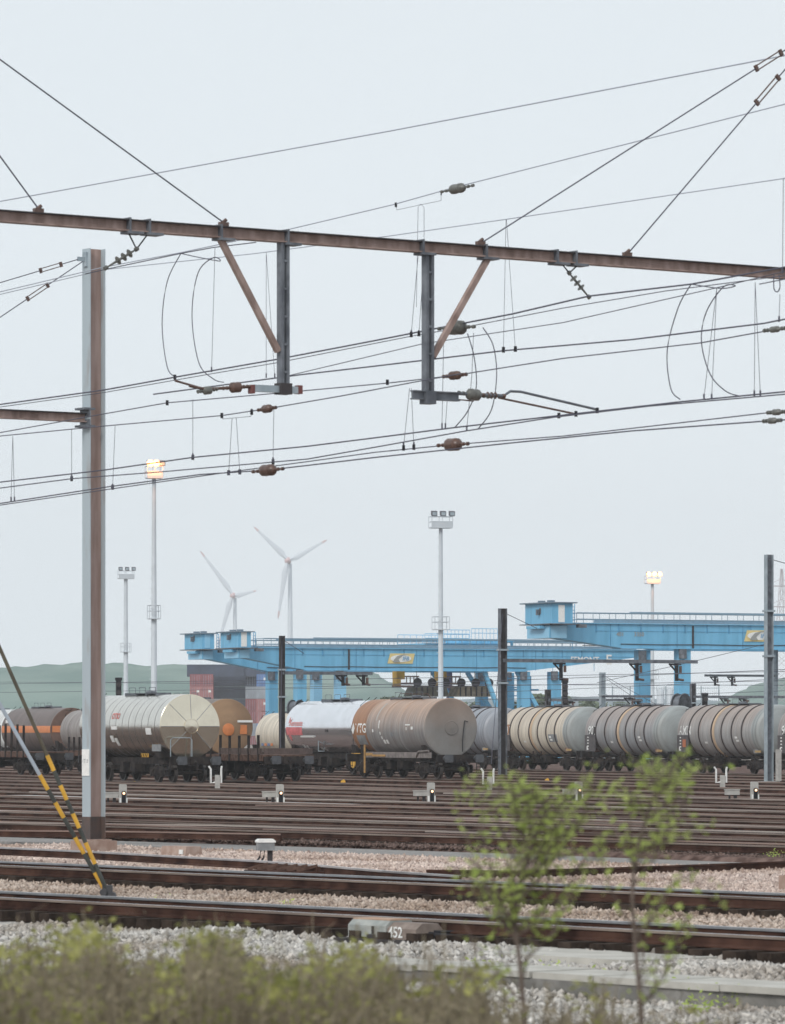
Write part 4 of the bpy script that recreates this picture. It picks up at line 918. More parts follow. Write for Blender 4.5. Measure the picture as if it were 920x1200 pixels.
yard_mast('short mast behind the warm grey tank wagon, left of its steel frame', 812, 801, 380, .4, [(816.5, 960, [(850, 822), (872, 822)])], m=[M_galvdark, M_topdark])
yard_mast('slender mast behind the tall right mast', 908, 757, 420, .45, [(792, 826, [(838, 804), (858, 804)])], m=[M_galv, M_galv])

# far wires over the yard
def far_wire(label, a, b, d0, r=.016):
    w3 = [wpt(a[0], a[1], d0, R(25)), wpt((a[0]+b[0])/2, (a[1]+b[1])/2+1.0, d0, R(25)), wpt(b[0], b[1], d0, R(25))]
    o = tag(put('yard_wire', None), label, 'overhead wire', 'yard wires'); bpy.data.objects.remove(o)
    mb = MB(); mb.tube([p-w3[0] for p in smooth(w3, 6)], r, 5)
    return tag(part('yard_wire', mb, M_wire, None, w3[0]), label, 'overhead wire', 'yard wires')
for lb, a, b, d0 in (('thin yard wire between the crane girder and the left mast beam, upper', (-40, 802), (960, 786), 300), ('thin yard wire just above the white tank wagon', (-40, 812), (960, 797), 310),
                     ('thin yard wire level with the lower brackets', (-40, 799), (960, 803), 330), ('thin yard wire crossing the hills at the right', (560, 812), (960, 793), 350), ('thin yard wire just over the ribbed tank wagons', (560, 820), (960, 808), 360),
                     ('sloping yard wire rising to the tall right mast', (700, 800), (896, 755), 300), ('thin yard wire through the crane legs', (330, 806), (960, 783), 280)): far_wire(lb, a, b, d0)

# ------------------------------------------------------------------ dwarf signals and posts between the yard tracks
def dwarf(label, px, pyb, hpx):
    p = G(px, pyb, -.2); s = F/p.y; h_ = (hpx+3)/s
    o = thing('dwarf_signal', label, 'dwarf signal', p, R(8), 'dwarf signals between the yard tracks')
    m1 = MB(); m1.prism([(-.13, 0), (.13, 0), (.13, h_-.03), (.10, h_), (-.10, h_), (-.13, h_-.03)], 'y', -.12, .12); part('body', m1, M_concrete, o)
    m1 = MB(); m1.box((.02, -.15, h_*.35), (.13, .06, h_*.55)); m1.tube([(.02, -.2, h_*.62), (.02, -.12, h_*.62)], .085, 10); c = part('lamp_shield', m1, M_black, o)
    m1 = MB(); m1.lathe([(-.215, .0, 0), (-.21, .045, 0), (-.20, .045, 0)], 'y', (.02, 0, h_*.62), 12); part('lit_lens', m1, mat('lit_signal_lens', (1, .8, .6), .4, emit=(1, .55, .28), est=1.6), c)
    m1 = MB(); m1.box((-.095, -.135, h_*.3), (.06, .03, h_*.26)); part('white_plate', m1, M_white, o); m1 = MB(); m1.box((.125, -.135, h_*.3), (.05, .03, h_*.26)); part('white_plate', m1, M_white, o)
for lb, px, pb, hp in (('lit dwarf signal just right of the brown mast', 144, 947, 25), ('lit dwarf signal below the dark open wagon', 328, 946, 24), ('lit dwarf signal below the rusty brown tank wagon', 505, 944, 24), ('lit dwarf signal behind the green saplings', 678, 942, 23), ('lit dwarf signal furthest to the right', 884, 942, 23)): dwarf(lb, px, pb, hp)
def boxpost(label, px, pyb):
    p = G(px, pyb, -.2); o = thing('equipment_box', label, 'equipment box', p, R(10), 'small boxes beside the dwarf signals')
    m1 = MB(); m1.box((0, 0, .42), (.5, .3, .18)); m1.box((0, 0, .52), (.54, .34, .03)); part('case', m1, M_concrete, o)
    m1 = MB(); m1.bar((-.1, 0, 0), (-.1, 0, .33), .06, .06); part('leg', m1, M_topdark, o); m1 = MB(); m1.bar((.12, 0, 0), (.12, 0, .33), .12, .1); part('leg', m1, M_topdark, o)
for lb, px, pb in (('small grey box left of the first dwarf signal', 130, 946), ('small grey box left of the second dwarf signal', 316, 945), ('small grey box left of the third dwarf signal', 493, 943.5), ('small grey box left of the dwarf signal behind the saplings', 668, 942), ('small grey box left of the rightmost dwarf signal', 858, 942)): boxpost(lb, px, pb)
def lamp_post(label, px, pyb, hpx):
    p = G(px, pyb, -.2); s = F/p.y; h_ = hpx/s
    o = thing('white_arm_post', label, 'signal post', p, R(5), 'white armed posts by the wagons')
    m1 = MB(); m1.box((.03, 0, h_*.32), (.22, .16, h_*.64)); part('post', m1, M_concrete, o)
    for sx in (-.26, .2):
        m1 = MB(); m1.tube([(sx*.3+.02, 0, h_*.36), (sx, 0, h_*.34), (sx, 0, h_*.86), (sx-.09 if sx < 0 else sx+.02, -.03, h_*.97)], .045, 8); part('arm', m1, M_white, o)
for lb, px, pb, hp in (('white armed post below the silver tank wagon', 254, 928, 31), ('white armed post left of the dark grey mast', 573, 928, 28), ('white armed post below the warm grey tank wagon', 846, 927, 29)): lamp_post(lb, px, pb, hp)
for lb, px, py in (('small yellow track marker under the silver tank wagon', 157, 919), ('small yellow track marker right of the dark open wagon', 402, 917), ('small yellow track marker below the beige tank wagon', 641, 915.5)):
    p = G(px, py, -.15); m1 = MB(); m1.prism([(-.13, 0), (.13, 0), (.11, .1), (.04, .17), (-.11, .08)], 'y', -.07, .07); tag(part('track_marker', m1, M_yellow, None, p), lb, 'marker', 'yellow track markers')
for lb, px, py in (('white board lying between the rails left of the brown mast', 56, 948), ('white board lying left of the second dwarf signal', 240, 946), ('white board lying right of the second dwarf signal', 423, 945), ('white board lying right of the third dwarf signal', 600, 944)):
    p = G(px, py, -.1); m1 = MB(); m1.box((0, 0, .0), (1.3, .3, .1)); tag(part('white_board', m1, M_white, None, p, R(-55)), lb, 'board', 'white boards between the rails')

# ------------------------------------------------------------------ gantry cranes
M_railing = mat('crane_railing', (.20, .30, .38), .5, var=.1)
M_bluedark = mat('darker_crane_blue', (.07, .27, .46), .5, var=.2, scale=2)
M_logo_grey = mat('logo_grey', (.30, .31, .30), .6)
def crane(label, pxl, d, L_, zt, zb, ze, hz0, hz1, sep, legs, logo_px, taperL=6.0, taperR=None, extra=None, house=(4.4, 1.35), twin=True):
    th = R(25); c = Vector(((pxl-CX)/F*d, d, 0)); o = thing('gantry_crane', label, 'gantry crane', c, th, 'blue gantry cranes'); L_full = L_
    ln = lambda q, y=0.: ((q-CX)/F*(d+y*math.cos(th))-(c.x-y*math.sin(th)))/(math.cos(th)-(q-CX)/F*math.sin(th))
    for gi, y in enumerate((0., sep)):
        end = [(L_, zb)] if not taperR else [(L_, zt-.55), (L_-taperR, zb)]
        xs_ = 0 if (twin or gi == 0) else 7.5
        poly = [(xs_, zt), (xs_, ze), (xs_+.8, ze), (xs_+taperL, zb)]+([(L_, zb), (L_, zt)] if not taperR else [(L_-taperR, zb), (L_, zt-.5), (L_, zt)])
        m1 = MB(); m1.prism(poly, 'y', y-.75, y+.75); m1.box(((L_)/2+1+xs_/2, y, zt+.04), (L_-2-xs_, 1.9, .08)); m1.box(((taperL+L_-(taperR or 0))/2, y, zb-.03), (L_-taperL-(taperR or 0), 1.7, .06))
        gd = part('girder', m1, M_blue, o)
        m1 = MB()
        for k in range(int((L_-8)/2.2)):
            m1.box((6+k*2.2, y-.765, (zt+zb)/2), (.05, .03, (zt-zb)*.96)) if k % 3 == 0 else None
            m1.box((4.6+k*2.2, y-.78, zt-.35), (.08, .06, .75))
        m1.box(((L_)/2+2, y-.765, zt-.62), (L_-5, .03, .05)); part('stiffener', m1, M_bluedark, gd)
        m1 = MB(); m1.tube([(taperL+k*(L_-taperL-(taperR or 0))/9, y-.80, zb+.3+(.0 if k % 2 else .04)) for k in range(10)], .035, 5); part('power_cable', m1, M_topdark, gd)
        if xs_: continue
        m1 = MB(); m1.box((.1, y-.1, (ze+hz0)/2-.1), (house[1]*.8, house[0]*.86, hz0-ze-.2)); part('end_block', m1, M_blue_pale, gd)
        m1 = MB(); m1.box((-house[1]*.4+.06, y-.1-house[0]*.43, (ze+hz0)/2-.1), (.12, .1, hz0-ze-.2)); m1.box((-.25, y-.1, hz0-.3), (house[1], house[0]*.5, .25)); part('end_rib', m1, M_blue, gd)
        hs = MB(); w_, l_ = house; hs.box((l_/2-.7, y-.1, (hz0+hz1)/2), (l_, w_, hz1-hz0))
        h_ = part('machine_house', hs, M_blue, o)
        m1 = MB(); m1.box((l_/2-.75, y-.1, hz1+.05), (l_+.7, w_+.6, .1)); m1.box((.1, y-.9, hz1+.2), (.5, .5, .2)); m1.box((.1, y+.9, hz1+.2), (.5, .5, .2)); part('roof', m1, mat('dusty_roof', (.16, .22, .28), .7), h_)
        m1 = MB(); m1.box((l_*.45-.7, y-.1-w_/2-.02, hz0+.85), (.6, .04, 1.5)); part('door', m1, M_white if gi == 0 else M_blue_pale, h_)
        m1 = MB(); m1.box((-.72, y-.4, hz0+1.1), (.04, .35, .5)); m1.box((-.9, y-.35, hz0+1.0), (.3, .2, .5)); part('vent_hood', m1, M_galvdark, h_)
        m1 = MB(); m1.box((l_/2-.6, y-.1, hz0-.04), (l_+.9, w_+.9, .08)); m1.box((l_+.2, y-w_/2, hz0-.2), (.8, .5, .3)); part('platform', m1, M_galvdark, h_)
        m1 = MB()
        for k in range(6): m1.tube([(l_+.3, y-1.1+.0, hz0+k*.3), (l_+.3, y-.6, hz0+k*.3)], .03, 4)
        m1.tube([(l_+.3, y-1.1, hz0-.2), (l_+.3, y-1.1, hz1)], .04, 4); m1.tube([(l_+.3, y-.6, hz0-.2), (l_+.3, y-.6, hz1)], .04, 4); part('ladder', m1, M_blue, h_)
        m1 = MB()
        for yy in (y-.92, y+.92):
            for z in (.4, .95): m1.tube([(2.6, yy, zt+z), (L_-.2, yy, zt+z)], .035, 4)
            for k in range(int((L_-2.6)/1.6)): m1.tube([(2.6+k*1.6, yy, zt), (2.6+k*1.6, yy, zt+.95)], .03, 4)
        m1.box((L_/2+4, y+.2, zt+1.05), (L_-9, .5, .1)); m1.box((L_/2+2, y+.3, zt+.25), (L_-6, .4, .25))
        part('railing', m1, M_railing, gd)
        if logo_px and gi == 0:
            x = ln(logo_px, y); zc = (zt+zb)/2+.12; m1 = MB(); Y = y-.82
            m1.add([(x-1.5, Y, zc-.5), (x+1.25, Y, zc-.5), (x+1.5, Y, zc+.5), (x-1.2, Y, zc+.5)], [(0, 1, 2, 3)], 0)
            pts = [(x-.05+1.15*math.cos(a), Y-.05, zc+.36*math.sin(a)) for a in [2*math.pi*k/24 for k in range(24)]]
            m1.add(pts, [tuple(range(24))], 1)
            sw = [(-.95, -.38), (-.55, -.40), (-.25, -.02), (.15, .30), (.95, .40), (.2, .42), (-.45, .25), (-.8, -.1)]
            m1.add([(x+a, Y-.10, zc+b) for a, b in sw], [tuple(range(len(sw)))], 2)
            m1.add([(x-.85, Y-.105, zc-.36), (x-.15, Y-.105, zc-.36), (x-.42, Y-.105, zc+.02), (x-.6, Y-.105, zc+.12)], [(0, 1, 2, 3)], 2)
            text_flat(m1, 'IFB', .55, (x+.42, Y-.14, zc-.02), (1, 0, 0), (0, 0, 1), 3, .25)
            part('logo_sign', m1, [M_sand, M_white, M_logo_grey, mat('logo_blue', (.12, .3, .5), .6)], gd)
    # legs: (photo column, girder index, pale: haze of distance put into the blue)
    for (q, gi, pale, w_) in legs:
        y = sep*gi; x = ln(q, y); m1 = MB(); m1.box((x, y-.1, (zb)/2-.35), (w_, 1.0, zb+.6)); lg = part('leg', m1, M_blue_pale if pale else M_blue, o)
        m1 = MB(); m1.box((x-.3, y-.72, zb-.45), (.7, .2, .9)); m1.tube([(x-.3, y-.7, zb-.9), (x-.3, y-.7, zb-.5)], .3, 8); part('leg_head', m1, M_galvdark, lg)
    for gi in (0, 1):
        y = sep*gi
    m1 = MB()
    for q in sorted({l[0] for l in legs}):
        pass
    if extra: extra(o, ln)
    return o
def leftextra(o, ln):
    zb = 8.5
    for (qa, qb, gi) in ((566, 584, 0), (546, 577, 1), (604, 632, 0), (505, 530, 1)):
        y = 8.3*gi; a, b = ln(qa, y), ln(qb, y); m1 = MB(); m1.bar((a, y-.3, zb-.1), (b, y-.3, 4.2 if qb != 530 else 5.5), .38, .38); part('brace', m1, M_blue, o)
    x = ln(526, 8.3); m1 = MB(); m1.box((x, 8.2, 5.8), (.45, .45, 5.2)); part('stair_tower_post', m1, mat('purplish_post', (.13, .13, .24), .6), o)
    m1 = MB()
    x = ln(602, 4)
    for k in range(4): m1.box((x, 3.4, 1.6+k*1.75), (2.6, 1.2, .1)); m1.tube([(x-1.3, 2.8, 2.5+k*1.75), (x+1.3, 2.8, 2.5+k*1.75)], .05, 4)
    for s_ in (-1.3, 1.3): m1.tube([(x+s_, 2.8, 0), (x+s_, 2.8, 8)], .09, 5)
    m1.box((x+.2, 2.6, 6.6), (3.8, .15, .18)); part('stair_tower', m1, M_blue, o)
    # trolley on top
    xa, xb = ln(482, 4), ln(575, 4); zt = 10.6; m1 = MB(); m1.box(((xa+xb)/2, 4, zt+.45), (xb-xa, 6.6, .3)); m1.box((xb-1.6, 4, zt+.85), (5.5, 3, .5)); m1.box((xb+.5, 1, zt+.9), (1.2, .3, .25)); m1.box((xb+.9, 1, zt+.5), (.2, .3, .9)); tr = part('trolley', m1, M_blue, o)
    m1 = MB()
    for y in (.8, 7.2):
        for (s0, s1, zz) in ((xa, xa+(xb-xa)*.55, 1.15), (xa+(xb-xa)*.58, xb-.8, 1.7)):
            for z in (.45, .9): m1.tube([(s0, y, zt+.5+zz-1+z), (s1, y, zt+.5+zz-1+z)], .035, 4)
            for k in range(8): xx = s0+(s1-s0)*k/7; m1.tube([(xx, y, zt+.5), (xx, y, zt+.4+zz)], .03, 4)
    part('trolley_railing', m1, M_blue_pale, tr)
    for q in (468, 517):       # hoists and grabs hanging below
        x = ln(q, 4); m1 = MB(); m1.box((x-.55, 3, 8.0), (.9, 1, .8)); m1.box((x-.75, 3, 7.5), (.45, 1, 1.0)); h_ = part('hoist', m1, M_yellow, o)
        m1 = MB(); m1.box((x+.7, 3, 7.9), (1.5, 1.2, .12)); m1.box((x+.7, 3, 7.2), (1.7, 1.2, .16)); m1.box((x-.2, 3, 6.9), (1.8, .9, .22))
        for k in range(4): m1.tube([(x+.1+k*.4, 2.5, 7.2), (x+.1+k*.4, 2.5, 7.9)], .06, 4)
        part('hoist_frame', m1, M_saddlebrown, h_)
    for q, mm in ((497, (.13, .12, .09)), (548, (.30, .24, .17))):
        x = ln(q, 4); m1 = MB(); m1.prism([(x-2.1, 5.9), (x+2.0, 5.9), (x+1.7, 7.0), (x-1.6, 7.0)], 'y', 2.4, 4.4)
        for k in (-1.5, .1, 1.6): m1.lathe([(2.2, .42, 1), (2.35, .45, 1), (2.5, .42, 1)], 'y', (x+k, 0, 7.3), 14); m1.box((x+k, 2.7, 7.0), (.3, .4, .6), 1)
        for k in range(6): m1.box((x-1.6+k*.6, 2.36, 6.4), (.12, .1, .9), 1)
        g_ = part('spreader', m1, [mat('spreader_olive', mm, .8, var=.3, scale=2), M_topdark], o)
        m1 = MB()
        for k in (-1.5, .1, 1.6): m1.tube([(x+k, 2.6, 7.3), (x+k, 2.6, 10.5)], .03, 4)
        part('hoist_rope', m1, M_wire, g_)
    # lettering
    x = ln(686); m1 = MB(); text_flat(m1, 'FEMONT', .82, (ln(681), -.84, 9.6), (1, 0, 0), (0, 0, 1)); text_flat(m1, 'E', 1.4, (ln(709), -.84, 9.6), (1, 0, 0), (0, 0, 1)); part('lettering', m1, M_white, o)
    m1 = MB(); m1.box((ln(405), -.80, 9.5), (.16, .08, 2.0)); part('cable_pipe', m1, M_topdark, o)
crane('far blue gantry crane with twin end houses, lettered FEMONT, left of the tall light mast', 276, 458, 45.3, 10.55, 8.45, 9.55, 10.55, 12.05, 9.2,
      [(351, 0, False, 1.0), (398, 0, True, .9), (318, 1, False, .95), (370, 1, True, .9), (613, 0, False, 1.0), (649, 0, False, 1.1), (564, 1, False, 1.0), (595, 1, False, .9)], 466, 7., 14., leftextra)
def rightextra(o, ln):
    m1 = MB(); m1.box((ln(807), -.80, 10.7), (.16, .08, 2.0)); part('cable_pipe', m1, M_topdark, o)
    m1 = MB(); text_flat(m1, '401', .5, (ln(722), -.79, 10.9), (1, 0, 0), (0, 0, 1)); text_flat(m1, '3350', .5, (ln(744), -.79, 10.9), (1, 0, 0), (0, 0, 1)); part('small_numbers', m1, M_logo_grey, o)
crane('near blue gantry crane at the right with its house above the tank wagons', 639, 408, 44, 11.8, 9.72, 10.5, 11.75, 13.5, 7.3,
      [(799, 0, False, 1.15), (752, 1, False, 1.15)], 884, 7., None, rightextra, house=(5.2, 2.0), twin=False)

# ------------------------------------------------------------------ light masts
def light_mast(label, px, pytop, d, wb, wt_, lit, pyp, ladder=True, wide=1.9, lamps=3, pw=1.4):
    p = Vector(((px-CX)/F*d, d, -.3)); o = thing('light_mast', label, 'light mast', p, R(12), 'tall yard light masts'); zt = zat(pytop, d)+.3
    m1 = MB(); m1.lathe([(0, wb/2+.1, 0), (.15, wb/2, 0), (zt-1.2, wt_/2, 0), (zt-1.2, 0, 0)], 'z', (0, 0, 0), 16); part('pole', m1, M_mastwhite, o)
    m1 = MB(); m1.box((0, 0, zt-1.15), (wide, 1.4, .12))
    for x in (-wide/2, 0, wide/2):
        for y in (-.7, .7): m1.tube([(x, y, zt-1.1), (x, y, zt-.1)], .03, 4)
    for z in (zt-.6, zt-.12):
        for y in (-.7, .7): m1.tube([(-wide/2, y, z), (wide/2, y, z)], .03, 4)
        for x in (-wide/2, wide/2): m1.tube([(x, -.7, z), (x, .7, z)], .03, 4)
    m1.box((0, -.71, zt-.85), (wide, .03, .45)); part('lamp_platform', m1, M_mastwhite, o)
    for k in range(lamps):
        x = -wide/2+.25+k*(wide-.3)/(lamps-1)
        m1 = MB(); m1.prism([(-.75, zt-.1), (-.75, zt+.35), (-.3, zt+.42), (-.3, zt)], 'x', x-.26, x+.26); l_ = part('floodlight', m1, M_lampcase, o)
        if k in lit:
            m1 = MB(); m1.lathe([(-.83, 0, 0), (-.81, .27, 0), (-.755, .33, 0)], 'y', (x, 0, zt+.12), 16); part('lit_lens', m1, M_lampglow, l_)
            lt = bpy.data.lights.new('floodlight_light', 'POINT'); lt.energy = 110; lt.color = (1, .36, .09); lt.shadow_soft_size = .3; lo_ = bpy.data.objects.new('floodlight_light', lt); COL.objects.link(lo_); lo_.parent = l_; lo_.location = (x, -1.35, zt+.0)
        else:
            m1 = MB(); m1.box((x, -.76, zt+.12), (.4, .02, .3)); part('lens', m1, M_galv, l_)
    z = zat(pyp, d)+.3; m1 = MB(); ph = pw/2; m1.box((0, 0, z-.7), (pw, 1.3, .08))
    for x in (-ph, 0, ph):
        for y in (-.65, .65): m1.tube([(x, y, z-.7), (x, y, z+.5)], .03, 4)
    for zz in (z, z+.5):
        for y in (-.65, .65): m1.tube([(-ph, y, zz), (ph, y, zz)], .03, 4)
        for x in (-ph, ph): m1.tube([(x, -.65, zz), (x, .65, zz)], .03, 4)
    part('rest_platform', m1, M_mastwhite, o)
    m1 = MB()
    for k in range(int((zt-3)/.9)): zz = 2+k*.9; rr = wb/2+(wt_-wb)/2*zz/zt; m1.box((-rr-.06, 0, zz), (.16, .06, .05))
    part('climbing_rungs', m1, M_mastwhite, o)
light_mast('tallest light mast with a lit lamp, left of the wind turbines', 180.5, 545, 420, .62, .36, (0, 1), 716, wide=1.4, pw=1.0)
light_mast('shorter unlit light mast left of the lit one', 147.5, 668, 640, .74, .5, (), 758, wide=2.1, pw=1.3)
light_mast('unlit light mast in front of the far crane girder', 516.5, 604, 440, .56, .36, (), 729, wide=2.0)
light_mast('distant light mast with three lit lamps behind the near crane', 764.5, 674, 650, .6, .42, (0, 1, 2), 790, wide=1.9)

# ------------------------------------------------------------------ containers far behind
CD = 1000.; CS = CD/F
M_ct = {'red': mat('red_container', (.27, .085, .095), .6, var=.15, scale=.6), 'pink': mat('faded_red_container', (.37, .15, .15), .6, var=.12, scale=.6), 'navy': mat('navy_container', (.045, .06, .10), .6, var=.2, scale=.4),
        'blue': mat('blue_container', (.10, .20, .44), .6, var=.15, scale=.6), 'grey': mat('grey_container', (.30, .33, .37), .6, var=.1, scale=.6)}
def container(label, px, py, col, long_=False, dd=0.):
    wpx = 13.4; ln_ = 12.2
    p = P(px, py, CD+dd); o = thing('shipping_container', label, 'container', p, 0, 'stacked shipping containers')
    W, Hh = (12.2, 2.58) if long_ else (2.4, 2.58); D = 2.4 if long_ else 6.0
    m1 = MB(); m1.box((0, 0, 0), (W, D, Hh))
    for x in (-W/2, W/2): m1.box((x*.985, -D/2, 0), (.12, .14, Hh))
    for z in (-1.22, 1.22): m1.box((0, -D/2, z), (W, .12, .13))
    if long_:
        for k in range(38): m1.box((-W/2+.4+k*.31, -D/2-.01, 0), (.15, .06, 2.3))
    part('box', m1, M_ct[col], o)
    if not long_:
        for s_ in (-1, 1):
            m1 = MB(); m1.box((s_*.57, -D/2-.04, 0), (1.1, .06, 2.3)); dr = part('door', m1, M_ct[col], o)
            m1 = MB()
            for x in (.3, .75): m1.tube([(s_*x, -D/2-.1, -1.1), (s_*x, -D/2-.1, 1.1)], .03, 4)
            part('lock_bar', m1, M_galv, dr)
        if col in ('blue', 'pink'): m1 = MB(); m1.box((.5, -D/2-.085, .3), (.6, .02, .5)); part('plate', m1, M_white, o)
    return o
rowz = [797.4+14.4*k for k in range(6)]
rn = ['top', 'second', 'third', 'fourth', 'fifth', 'lowest']
for k, y in enumerate(rowz):
    container('red container, %s of the outer left column in the far stack' % rn[k], 230, y, 'red' if k == 0 else 'pink')
    container('red container, %s of the inner left column in the far stack' % rn[k], 243.6, y, 'red' if k == 0 else 'pink')
    container('long navy container side, %s row in the middle of the far stack' % rn[k], 276, y, 'navy', True, 6)
    container('%s container, %s of the inner right column in the far stack' % (['navy', 'grey', 'red', 'red', 'grey', 'red'][k], rn[k]), 295, y, ['navy', 'grey', 'red', 'red', 'grey', 'red'][k], False, 3.)
    container('%s container, %s of the outer right column in the far stack' % (['blue', 'grey', 'pale red', 'pale red', 'blue', 'grey'][k], rn[k]), 308, y, ['blue', 'grey', 'pink', 'pink', 'blue', 'grey'][k])
container('long navy container lying across the top left of the far stack', 253, 797.4-11.5, 'navy', True, -1.)
container('long navy container lying across the top right of the far stack', 289, 797.4-11.5, 'navy', True, -.5)

# ------------------------------------------------------------------ wind turbines
M_turb = mat('turbine_white', (.62, .66, .72), .5); M_tip = mat('turbine_red_tip', (.58, .43, .44), .5); M_hub = mat('turbine_pink_hub', (.62, .42, .42), .5)
def turbine(label, hx, hy, d, s_tips, tipr=True):
    p = Vector(((hx-CX)/F*d, d, -.6)); o = thing('wind_turbine', label, 'wind turbine', p, 0, 'wind turbines on the horizon'); k = d/F; zh = zat(hy, d)+.6
    m1 = MB(); m1.lathe([(0, 2.3, 0), (zh-1.5, 1.15, 0), (zh-1.5, 0, 0)], 'z', (1.2, 5., 0), 20); part('tower', m1, M_turb, o)
    m1 = MB(); m1.lathe([(-3.2, .0, 1), (-2.6, 1.3, 1), (-1, 2.1, 1), (0, 2.2, 1), (.2, 2.2, 0), (6, 2.0, 0), (8, 1.2, 0), (8.2, 0, 0)], 'y', (0, 0, zh), 18); part('nacelle', m1, [M_turb, M_hub], o)
    for (tx, ty) in s_tips:
        v = Vector(((tx-hx)*k, 0, -(ty-hy)*k)); L_ = v.length; u = v.normalized(); n = Vector((u.z, 0, -u.x)); m1 = MB()
        secs = [(.03, .9, .9), (.08, 1.0, .9), (.2, 2.0, .55), (.4, 1.5, .4), (.7, .95, .28), (.86, .7, .2), (.97, .45, .12), (1, .1, .05)]
        for (t, c_, th_) in secs:
            b = Vector((0, -1.4, zh))+u*(L_*t)
            for (a_, e_) in ((-.35, 0), (0, 1), (.65, 0), (0, -1)): m1.v.append(tuple(b+n*(c_*2*a_)+Vector((0, th_*e_, 0))))
        for q in range(len(secs)-1):
            for j in range(4): m1.f.append((q*4+j, q*4+(j+1) % 4, q*4+4+(j+1) % 4, q*4+4+j)); m1.m.append(1 if q == 5 and tipr else 0); m1.sm.append(True)
        part('blade', m1, [M_turb, M_tip], o)
turbine('right hand wind turbine, nearer and taller of the two', 337.5, 657, 2900, [(297, 617), (384, 632), (326, 726)])
turbine('left hand wind turbine partly behind the crane house', 273, 698, 3200, [(234, 645), (301, 692), (256, 756)])

# ------------------------------------------------------------------ hills and far trees
def hill(name, pts, d, depth, m, seed=1):
    """ridge line from the photo's columns at one distance, a rounded mound with real depth"""
    mb = MB(); n = len(pts); K = 9; rr = random.Random(seed)
    pts2 = smooth([Vector((a, b, 0)) for a, b in pts], 5)
    for p in pts2:
        q = P(p.x, p.y, d); top = q.z+1
        for j in range(K+1):
            t = j/K; y = d-depth+2*depth*t; prof_ = math.sin(math.pi*t)**.75 if 0 < t < 1 else 0
            mb.v.append((q.x*(1 if True else 0)+rr.uniform(-1, 1), y, -1+top*prof_*(1+rr.uniform(-.02, .02) if .2 < t < .45 else 1)))
    for i in range(len(pts2)-1):
        for j in range(K): mb.f.append((i*(K+1)+j, (i+1)*(K+1)+j, (i+1)*(K+1)+j+1, i*(K+1)+j+1)); mb.m.append(0); mb.sm.append(True)
    return structure(name, mb, m)
M_hillg = mat('hazed_green_hill', (.11, .185, .16), .95, col2=(.175, .25, .215), scale=.02, detail=9, lo=.4, hi=.6)  # paler teal than grass: distance haze put into the colour
hill('grass_hill', [(-260, 800), (-100, 786), (0, 782), (60, 780), (110, 776), (160, 779), (225, 780), (300, 784), (380, 787), (430, 788), (450, 795), (485, 815), (530, 835), (570, 852)], 1700, 260, M_hillg, 2)
hill('grass_hill', [(780, 856), (815, 838), (850, 820), (885, 803), (915, 794), (960, 790), (1040, 800)], 1800, 200, M_hillg, 3)
hill('far_ridge', [(470, 852), (500, 826), (560, 818), (600, 820), (640, 815), (690, 817), (740, 819), (790, 819), (840, 822), (900, 832), (960, 836)], 3000, 300, mat('haze_blue_ridge', (.10, .145, .17), .95, var=.25, scale=.015), 4)  # bluish base colour carries the haze of distance
hill('far_bank', [(-300, 850), (0, 848), (400, 850), (900, 848), (1200, 850)], 2300, 150, M_hillg, 5)

def leaf_cloud(C, size, jitter=.6, flat=.4):
    k = len(C); a = rng.uniform(0, 6.28, k); b = rng.normal(0, jitter, k)
    u = np.stack([np.cos(a), np.sin(a), b*.8], 1); u /= np.linalg.norm(u, axis=1, keepdims=True)
    r_ = rng.normal(0, 1, (k, 3)); v = np.cross(u, r_); v /= np.linalg.norm(v, axis=1, keepdims=True)+1e-6
    s = (size*rng.uniform(.6, 1.3, k))[:, None]
    V = np.stack([C-u*s, C-v*s*flat, C+u*s, C+v*s*flat], 1)
    return V.reshape(-1, 3), np.arange(4*k).reshape(-1, 4)
M_fol = mat('far_foliage', (.09, .125, .085), .9, col2=(.19, .225, .15), scale=.25)
def far_tree(label, px, pyt, d, wpx):
    s = F/d; p = Vector(((px-CX)/F*d, d, -.5)); h_ = zat(pyt, d)+.5; w_ = wpx/s
    o = thing('tree', label, 'tree', p, 0, 'hazy trees beyond the yard')
    m1 = MB(); m1.tube([(0, 0, 0), (.1, 0, h_*.4), (0, 0, h_*.75)], [.35, .25, .1], 8)
    for k in range(7): a = k*.9; m1.tube([(0, 0, h_*.3+k*.3), (math.cos(a)*w_*.3, math.sin(a)*w_*.3, h_*.55+k*.25)], [.14, .04], 5)
    part('trunk', m1, M_sleeper, o)
    nb = 16; cs = np.stack([rng.normal(0, w_*.22, nb), rng.normal(0, w_*.22, nb), h_*(.35+.5*rng.random(nb))], 1)
    C = (cs[:, None, :]+rng.normal(0, 1, (nb, 260, 3))*np.array([w_*.12, w_*.12, h_*.10])).reshape(-1, 3); C[:, 2] = np.clip(C[:, 2], .4, h_)
    V, Fs = leaf_cloud(C, .42, .6, .6); put('crown', np_mesh('crown', V, Fs, M_fol), o)
for i, (px, py, d, w_) in enumerate(((622, 815, 620, 42), (655, 818, 640, 34), (690, 822, 700, 34), (728, 824, 720, 34), (600, 824, 640, 26), (462, 818, 640, 40), (545, 824, 700, 34), (860, 826, 760, 40))):
    far_tree(['rounded pale tree between the two right legs of the far crane', 'hazy tree just right of the far crane\'s last leg', 'hazy tree behind the thin pale mast', 'low hazy tree left of the near crane leg', 'small hazy tree behind the far crane\'s stair tower', 'sandy green tree under the end of the green hill', 'low tree behind the hanging spreaders', 'tree at the foot of the right hand hill'][i], px, py, d, w_)

